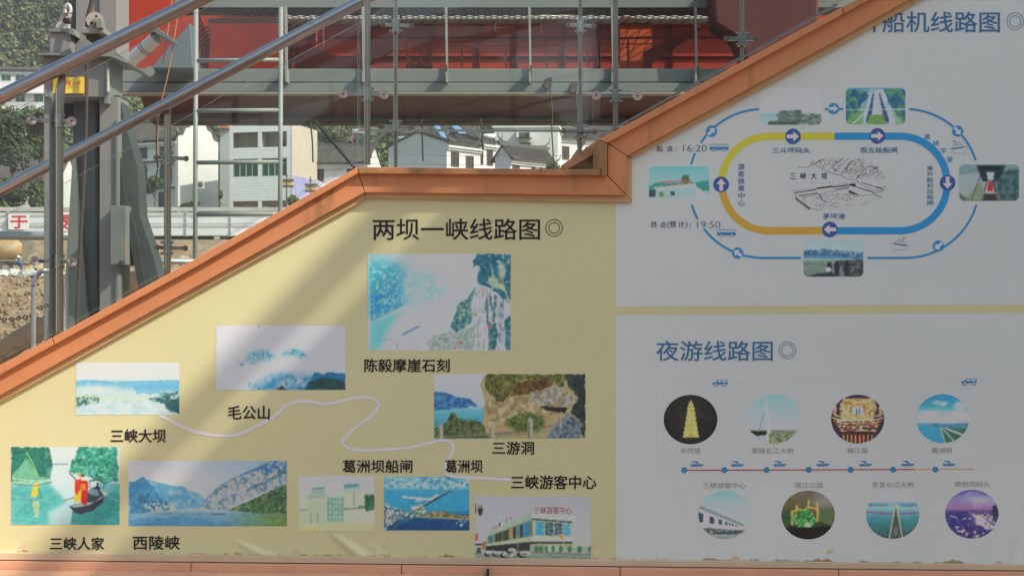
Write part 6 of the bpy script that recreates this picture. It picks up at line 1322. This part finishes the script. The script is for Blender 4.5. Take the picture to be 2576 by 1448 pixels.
# ropes and braces hanging below the hull, each on its own
def cable(name, label, pts, r, m, cat='cable'):
    mb = MB(); pp = [P(*p) for p in pts]; mb.tube(smooth3(pp), r, 7); return tag(mb.build(name, m, smooth=True), label, cat)
def smooth3(pp):
    if len(pp) < 3: return pp
    out = []
    for i in range(len(pp)-1):
        p0, p1, p2, p3 = pp[max(i-1, 0)], pp[i], pp[i+1], pp[min(i+2, len(pp)-1)]
        for k in range(5):
            t = k/5; out.append(.5*((2*p1)+(-p0+p2)*t+(2*p0-5*p1+4*p2-p3)*t*t+(-p0+3*p1-3*p2+p3)*t**3))
    return out+[pp[-1]]
m_rope = mat('orange_rope', (.42, .22, .10), .8); m_cab = mat('black_cable', (.025, .022, .022), .6)
cable('rope', 'orange rope running down in front of the red plate, left one', [(438, -40, 15.5), (425, 60, 15.5), (410, 160, 15.5)], .006, m_rope, 'rope')
cable('rope', 'orange rope running down in front of the red plate, right one', [(460, -40, 15.5), (444, 60, 15.5), (424, 180, 15.5), (400, 290, 15.5), (395, 420, 15.5)], .006, m_rope, 'rope')
cable('steel_brace', 'straight black brace slanting down from the hull to the coping apex', [(792, 305, 16.5), (1010, 560, 16.5)], .018, m_cab, 'brace')
cable('steel_brace', 'straight black brace slanting down behind the upper flight curb', [(1484, 336, 16.5), (1330, 560, 16.5)], .018, m_cab, 'brace')
cable('cable', 'thin black cable hanging straight down over the pale gable', [(1061, 300, 17), (1062, 340, 17), (1064, 405, 17)], .009, m_cab)
cable('cable', 'looped black cable hanging from the hull over the right roof wing', [(1208, 300, 17), (1214, 335, 17), (1212, 360, 17), (1216, 378, 17)], .011, m_cab)
cable('cable', 'thin black cable hanging beside the cream wall', [(781, 308, 17), (786, 360, 17), (787, 408, 17)], .009, m_cab)
cable('cable', 'power cable with a dark plug hanging in front of the arched windows', [(540, 300, 16), (543, 395, 16), (546, 430, 16)], .006, m_cab) if False else None
cable('cable', 'frayed cable end dangling before the arched windows', [(394, 290, 15), (394, 385, 15), (397, 420, 15), (388, 470, 15), (386, 485, 15)], .009, m_cab)
# ------------------------------------------------------------------ steel mooring tower
T = thing('mooring_tower', 'grey welded steel mooring tower with rope sheave and yellow notice', 'tower', P(205, 900, 14))
d = 14.0
def tb(name, x0, y0, x1, y1, dd, dep, m, bev=.006): mb = MB(); mb.dbox(x0, y0, x1, y1, dd, dep); return mb.build(name, m, T, bevel=bev)
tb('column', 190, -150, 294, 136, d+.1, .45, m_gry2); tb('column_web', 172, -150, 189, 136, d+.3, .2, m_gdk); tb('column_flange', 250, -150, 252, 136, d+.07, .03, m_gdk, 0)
mb = MB(); mb.dprism([(95, 134), (284, 134), (322, 155), (318, 160), (280, 143), (95, 139)], d-.15, .8); mb.build('base_plate', m_gry, T, bevel=.004)
tb('head_box', 110, 143, 262, 244, d-.05, .6, m_gry2); tb('head_web', 262, 143, 274, 262, d-.05, .5, m_gry); tb('weld_strip', 268, 172, 273, 232, d-.1, .05, mat('weld_bead', (.45, .43, .40), .8, bump=1, bscale=90))
tb('leg', 110, 244, 137, 1150, d+.02, .25, m_gry2); tb('leg_flange', 137, 244, 141, 1150, d+.04, .2, m_gdk)
tb('inner_web', 184, 244, 240, 1150, d+.25, .1, m_gdk); tb('gap_shade_strip', 240, 244, 251, 1150, d+.35, .1, m_bolt)  # dark strip paints the shade in the gap beside the inner web
mb = MB(); mb.dprism([(183, 390), (190, 390), (204, 560), (218, 760), (240, 900), (240, 1150), (150, 1150), (160, 760)], d+.15, .08); mb.build('gusset', m_gry, T)
tb('leg', 250, 244, 298, 1150, d+.02, .4, m_gry2); tb('leg_edge', 290, 300, 299, 1150, d-.01, .42, m_gry)
mb = MB(); mb.dprism([(270, 240), (300, 240), (318, 320), (346, 420), (352, 540), (385, 640), (415, 760), (372, 760), (345, 600), (318, 500), (297, 330)], d+.1, .3); mb.build('brace', mat('dark_brace', (.05, .066, .07), .6), T, bevel=.004)
mb = MB(); mb.dprism([(272, 240), (290, 300), (312, 480), (345, 600), (372, 760), (355, 760), (325, 600), (296, 480), (276, 300)], d+.03, .1); mb.build('brace_flange', mat('dark_green_paint', (.03, .038, .038), .6), T)
mb = MB(); mb.dprism([(297, 345), (305, 345), (372, 620), (352, 640), (297, 440)], d+.45, .05); mb.build('brace_web', m_gdk, T) if False else None
tb('side_box', 277, 517, 317, 666, d-.1, .3, mat('rusty_teal', (.15, .185, .18), .7, var=.15, scale=5, dirt=(.25, .17, .12), dthr=.52, dscale=5))
tb('cross_pipe_plate', 300, 655, 312, 668, d-.12, .05, m_bolt)
# dark plate standing in for the shade in the cavity under the head
tb('cavity_shade_plate', 156, 244, 184, 300, d+.4, .1, m_bolt)
# sheave block on the left: box, lug, shackle
tb('shackle_box', 125, 76, 178, 135, d-.05, .35, m_gry2); mb = MB(); mb.dprism([(140, 66), (158, 28), (172, 30), (173, 76), (140, 70)], d, .06); mb.build('lug', mat('lug_grey', (.42, .41, .39), .6), T)
mb = MB(); mb.dprism([(123, 72), (185, 72), (188, 90), (160, 80), (123, 80)], d-.08, .4); mb.build('shackle_box_top', m_gry, T)
mb = MB(); sh = [P(164, 34, d-.03), P(164, 20, d-.03), P(170, 12, d-.03), P(177, 20, d-.03), P(176, 40, d-.03), P(168, 48, d-.03)]; mb.tube(smooth3(sh), .018, 8); s_ = mb.build('shackle', mat('galvanised', (.55, .53, .48), .4, .4), T, smooth=True)
mb = MB(); mb.tube([P(163, 52, d-.1), P(176, 54, d-.04)], .028, 8); mb.build('shackle_pin', m_bolt, s_)
mb = MB(); mb.tube([P(166, -60, d-.02), P(167, 18, d-.02)], .015, 7); mb.build('wire_rope', m_bolt, T)
# sheave wheel
mb = MB(); mb.tube([P(239, 52, d-.28), P(239, 52, d-.2)], 21*d/F, 26); wv = mb.build('sheave', mat('sheave_beige', (.36, .34, .29), .6), T)
for k in range(5):
    an = k*2*PI/5; q = MB(); q.tube([P(239+11*math.cos(an), 52+11*math.sin(an), d-.285), P(239+11*math.cos(an), 52+11*math.sin(an), d-.27)], 3.6*d/F, 8); q.build('sheave_hole', m_bolt, wv)
q = MB(); q.tube([P(239, 52, d-.33), P(239, 52, d-.28)], 5*d/F, 12); q.build('sheave_hub', m_gry, wv)
tb('sheave_housing', 203, 70, 262, 84, d-.3, .3, m_gry2); tb('sheave_neck', 216, 84, 246, 99, d-.25, .3, m_bolt); tb('sheave_cheek', 241, 52, 258, 71, d-.34, .1, m_gry)
mb = MB(); rp = [P(243, -60, d-.25), P(232, 0, d-.25), P(222, 40, d-.25), P(220, 68, d-.25)]; mb.tube(smooth3(rp), .022, 8); mb.build('wire_rope', m_bolt, T)
mb = MB(); mb.tube(smooth3([P(219, 143, d-.14), P(217, 300, d-.14), P(210, 480, d-.14), P(201, 640, d-.14), P(193, 820, d-.14), P(190, 1000, d-.14)]), .016, 8); mb.build('wire_rope', m_bolt, T)
# notice
nt_ = thing('notice_sign', 'yellow staff only notice with red edge fixed to the grey tower head', 'sign', P(172, 236, d-.07))
mb = MB(); mb.dbox(131, 192, 213.5, 237, d-.07, .012); mb.build('rim', mat('sign_red', (.35, .06, .04), .5), nt_, bevel=.004)
mb = MB(); mb.dbox(133, 194, 211.5, 235, d-.075, .008); mb.build('face', mat('sign_yellow', (.80, .62, .05), .4), nt_)
text('游客止步', 158, 203, 204, 214, mat('sign_ink', (.65, .08, .02), .5), nt_, .02, d=d-.078); text('Staff Only', 170, 217, 199, 222, MATS['sign_ink'], nt_, 0, d=d-.078)
# white roller cylinder and its bracket on the vessel
RC = thing('fender_roller', 'white steel roller cylinder slanting in front of the red plate', 'roller', P(355, 170, 15.5))
mb = MB(); mb.tube([P(312, 168, 15.5), P(392, 97, 15.3)], 17*15.5/F, 22); mb.build('cylinder', mat('roller_white', (.70, .72, .72), .4, var=.05), RC)
for t in (.62, .68):
    a = P(312, 168, 15.5).lerp(P(392, 97, 15.3), t); b = P(312, 168, 15.5).lerp(P(392, 97, 15.3), t+.015); mb = MB(); mb.tube([a, b], 18.3*15.5/F, 22); mb.build('ring_groove', m_gdk, RC)
mb = MB(); mb.dprism([(378, 64), (384, 62), (434, 97), (430, 106), (376, 76)], 15.2, .3); mb.build('flange', m_gdk, RC, bevel=.006)
for x, y in ((381, 78), (416, 101)): mb = MB(); mb.tube([P(x, y, 15.1), P(x, y, 15.25)], .025, 8); mb.build('bolt', m_ss2, RC)
tri = MB(); tri.dprism([(379, 172), (478, 58), (486, 172)], 17.4, .4); tri.build('side_gusset', m_gdk, RV, bevel=.01)
mb = MB(); mb.tube([P(376, 180, 17.3), P(376, 180, 17.7)], .06, 14); mb.bar(P(360, 196, 17.4), P(384, 176, 17.4), .05, .05); mb.build('sheave', m_gry, RV)
# ------------------------------------------------------------------ ladder
m_lad = mat('ladder_paint', (.23, .27, .255), .5, var=.06, scale=4)
LD = thing('steel_ladder', 'tall pale grey green tube ladder standing before the tiled building', 'ladder', P(600, 700, 16)); d = 16.0
for x0, x1, y1 in ((493, 490, 900), (707, 703, 900)):
    mb = MB(); mb.tube([P(x0, 19, d), P(x1, y1, d)], 5.6*d/F*1.05, 14); mb.build('stile', m_lad, LD, smooth=True)
for y in (19, 152.5, 279, 409, 539, 669, 799):
    if y == 19: continue
    mb = MB(); mb.tube([P(493, y, d), P(705, y-1.5, d)], 5.4*d/F, 12); mb.build('rung', m_lad, LD, smooth=True)
# ------------------------------------------------------------------ left foreground of the building site
BR = thing('pipe_barrier', 'grey horizontal steel pipe barrier across the building site', 'barrier', P(100, 900, 16.5))
m_pipe = mat('barrier_pipe', (.36, .38, .40), .35, .5, var=.08)
mb = MB(); mb.tube([P(-60, 592, 16.5), P(250, 594, 16.5)], 11*16.5/F, 16); mb.build('pipe', m_pipe, BR, smooth=True)
mb = MB(); mb.tube([P(262, 656, 15.6), P(492, 658, 15.6)], 7.5*15.6/F, 16); mb.build('pipe', m_pipe, BR, smooth=True)
for x in (-50, 240): mb = MB(); mb.tube([P(x, 592, 16.5), P(x, 1100, 16.5)], .035, 10); mb.build('upright', m_pipe, BR)
HP = thing('hoop_rail', 'bent grey tube hoop with chains at the left end of the stair', 'rail', P(100, 900, 12.2)); d = 12.2
mb = MB(); mb.tube(smooth3([P(84, 1000, d), P(84, 760, d), P(86, 712, d), P(97, 688, d), P(116, 680, d), P(150, 692, d+.3), P(160, 760, d+.5), P(160, 1000, d+.5)]), 6.4*d/F, 14); mb.build('hoop', m_pipe, HP, smooth=True)
def chain(p0, p1, sag, n, parent):
    mb = MB(); p0 = Vector(p0); p1 = Vector(p1)
    for i in range(n):
        t0 = i/n; t1 = (i+1.25)/n; a = p0.lerp(p1, t0); b = p0.lerp(p1, t1); a.z -= sag*4*t0*(1-t0); b.z -= sag*4*min(t1, 1)*(1-min(t1, 1))
        c = (a+b)/2; ax = (b-a)/2; nn = Vector((0, 1, 0)) if i % 2 else Vector((0, 0, 1)); sd = ax.cross(nn).normalized()*.014
        mb.tube([c+ax*math.cos(q)+sd*math.sin(q) for q in np.linspace(0, 2*PI, 9)], .005, 5, caps=False)
    return mb.build('chain', m_bolt, parent)
chain(P(-20, 800, d), P(84, 792, d), .02, 12, HP); chain(P(88, 776, d), P(150, 752, d+.2), .01, 8, HP); chain(P(-20, 896, d), P(84, 888, d), .02, 12, HP); chain(P(92, 868, d), P(150, 840, d+.2), .01, 8, HP)
mb = MB(); mb.tube(smooth3([P(-60, 925, 20), P(0, 890, 20), P(60, 850, 20.3), P(160, 800, 21), P(260, 760, 22)]), .15, 16); tag(mb.build('rusty_pipe', mat('rusty_pipe_steel', (.33, .20, .11), .7, var=.15, scale=4, dirt=(.22, .12, .07), dthr=.6), smooth=True), 'long rusty pipe lying on the dirt bank at the left', 'pipe')
mb = MB(); mb.tube([P(300, 712, 19), P(352, 716, 19)], .17, 20); tag(mb.build('rusty_drum', MATS['rusty_pipe_steel']), 'ochre rusty drum lying behind the tower leg', 'drum')
def rocks(name, label, cx0, cx1, cy0, cy1, dd, n, smin, smax, seed, m, spread=.6):
    t = thing(name, label, 'rubble', P((cx0+cx1)/2, cy1, dd)); rng = random.Random(seed)
    meshes = []
    for k in range(6):
        q = MB(); q.blob((0, 0, 0), (1, .8, .7), seed*10+k); o = q.build('stone', m[k % len(m)], t, local=True); meshes.append(o)
    for i in range(n):
        x = rng.uniform(cx0, cx1); y = rng.uniform(cy0, cy1); dy = dd+rng.uniform(-spread, spread); p = P(x, y, dy)
        g = hgt(p.x, p.y); p.z = g+.02
        if i < 6: o = meshes[i]
        else: o = meshes[i % 6].copy(); COL.objects.link(o); o.parent = t
        s = rng.uniform(smin, smax); o.location = p-ORI[t.name]; o.scale = (s, s, s*.8); o.rotation_euler = (rng.random()*3, rng.random()*3, rng.random()*6)
m_st = [mat('pale_rubble', (.56, .56, .52), .9, var=.1, scale=5), mat('grey_rubble', (.40, .41, .39), .9, var=.12, scale=5), mat('tan_rubble', (.42, .36, .27), .9, var=.12, scale=5)]
rocks('rubble_heap', 'white broken concrete rubble along the dirt edge behind the hoop rail', -40, 190, 672, 700, 30.5, 190, .05, .15, 3, m_st[:2])
rocks('rubble_heap', 'white stone rubble behind the rusty drum and slanting brace', 296, 500, 672, 712, 30, 150, .05, .14, 4, m_st[:2])
rocks('rubble_heap', 'tan stones scattered on the dirt slope above the rusty pipe', -40, 150, 720, 866, 26.8, 420, .015, .075, 5, [mat('tan_stone', (.31, .24, .155), .95, var=.2, scale=4), mat('brown_stone', (.24, .175, .11), .95, var=.2, scale=4)], 2.9)
rocks('rubble_heap', 'brown rock face behind the slanting grey brace', 300, 560, 604, 660, 98, 90, .15, .55, 6, [mat('brown_rock', (.36, .25, .15), .95, var=.2, scale=2), m_st[2]])
rocks('rubble_heap', 'earth and rock heap behind the mixer truck', 60, 180, 610, 680, 96, 70, .15, .5, 7, [MATS['brown_rock'], m_st[2]])
# concrete mixer truck
MX = thing('mixer_truck', 'concrete mixer truck with a dusty orange drum at the left edge', 'truck', P(10, 690, 92)); d = 92.0; k = d/F
mb = MB(); a = P(-60, 622, d); b = P(57, 626, d)
mb.tube([a, a.lerp(b, .25), a.lerp(b, .6), a.lerp(b, .9), b], 26*k, 26)
prof_r = [16, 30, 34, 24, 14]; v = mb.v
for i, r in enumerate(prof_r):
    c = [a, a.lerp(b, .25), a.lerp(b, .6), a.lerp(b, .9), b][i]
    for j in range(26): q = Vector(v[i*26+j]); v[i*26+j] = tuple(c+(q-c)*(r/26))
mb.build('drum', mat('drum_orange', (.40, .26, .12), .7, var=.15, scale=1.5, dirt=(.42, .36, .25), dthr=.5, dscale=1.2), MX, smooth=True)
mb = MB(); mb.dbox(-60, 655, 62, 662, d-.5, 3); mb.bar(P(58, 600, d), P(64, 655, d), .3, .3); mb.bar(P(72, 604, d), P(64, 655, d), .25, .25); mb.dprism([(58, 600), (84, 608), (74, 640), (62, 636)], d, .6); mb.build('chassis', mat('dusty_grey', (.24, .22, .17), .85, var=.2, scale=3), MX)
for x in (14, -40):
    mb = MB(); mb.tube([P(x, 675, d-.6), P(x, 675, d-.1)], 19*k, 22); w = mb.build('wheel', mat('tyre', (.10, .09, .075), .9), MX)
    mb = MB(); mb.tube([P(x, 675, d-.64), P(x, 675, d-.6)], 9*k, 16); mb.build('rim', MATS['dusty_grey'], w)
mb = MB(); mb.dbox(-8, 652, 40, 657, d-.7, .9); mb.build('mudguard', MATS['dusty_grey'], MX)
# worker in a white helmet, crouching beside the truck
def worker():
    d = 89.0; base = P(46, 684, d); t = thing('person', 'crouching worker in blue clothes and a white helmet beside the mixer truck', 'person', base); s = .82
    J = {'pel': (0, 0, .42), 'che': (.05, -.12, .78), 'nec': (.07, -.16, .90), 'hea': (.08, -.19, 1.02), 'k1': (.28, -.16, .52), 'f1': (.16, -.10, .06), 't1': (.30, -.16, .04), 'k2': (.24, .18, .50), 'f2': (.10, .16, .06), 't2': (.24, .16, .04),
         'e1': (.25, -.28, .62), 'h1': (.42, -.22, .50), 'e2': (.24, .08, .60), 'h2': (.42, -.02, .48)}
    R = {'pel': .14, 'che': .15, 'nec': .06, 'hea': .09, 'k1': .075, 'f1': .05, 't1': .04, 'k2': .075, 'f2': .05, 't2': .04, 'e1': .05, 'h1': .035, 'e2': .05, 'h2': .035}
    names = list(J); ed = [('pel', 'che'), ('che', 'nec'), ('nec', 'hea'), ('pel', 'k1'), ('k1', 'f1'), ('f1', 't1'), ('pel', 'k2'), ('k2', 'f2'), ('f2', 't2'), ('che', 'e1'), ('e1', 'h1'), ('che', 'e2'), ('e2', 'h2')]
    me = bpy.data.meshes.new('body'); me.from_pydata([Vector(J[n])*s for n in names], [(names.index(a), names.index(b)) for a, b in ed], []); o = bpy.data.objects.new('body', me); COL.objects.link(o); o.parent = t
    sk = o.modifiers.new('skin', 'SKIN')
    for i, n in enumerate(names): me.skin_vertices[0].data[i].radius = (R[n]*s, R[n]*s)
    me.skin_vertices[0].data[0].use_root = True; ss = o.modifiers.new('sub', 'SUBSURF'); ss.levels = 1; ss.render_levels = 1; me.materials.append(mat('blue_workwear', (.06, .12, .26), .85))
    h = Vector(J['hea'])*s; mb = MB(); mb.tube([h+Vector((0, 0, .03)), h+Vector((0, 0, .10)), h+Vector((0, 0, .15))], .125, 14, r2=.05); mb.tube([h+Vector((.02, -.01, .03)), h+Vector((.02, -.01, .045))], .155, 14); mb.build('helmet', mat('helmet_white', (.8, .8, .78), .4), t, smooth=True, local=True)
    mb = MB(); mb.blob(h+Vector((.03, -.01, -.01)), (.085, .075, .10), 3); mb.build('face', mat('skin', (.42, .25, .17), .6), t, smooth=True, local=True)
try: worker()
except Exception as ex: print('worker', ex)

# ------------------------------------------------------------------ thin air haze over the valley
hz = bpy.data.materials.new('valley_haze'); hz.use_nodes = True; hn = hz.node_tree.nodes
for x in list(hn):
    if x.type == 'BSDF_PRINCIPLED': hn.remove(x)
pv = hn.new('ShaderNodeVolumePrincipled'); pv.inputs['Color'].default_value = (.80, .87, .95, 1); pv.inputs['Density'].default_value = .00055; pv.inputs['Anisotropy'].default_value = .2
hz.node_tree.links.new(pv.outputs[0], [x for x in hn if x.type == 'OUTPUT_MATERIAL'][0].inputs['Volume'])
mb = MB(); mb.box((-1300, -660, -2), (1300, 480, 150)); tag(mb.build('haze', hz), kind='stuff')
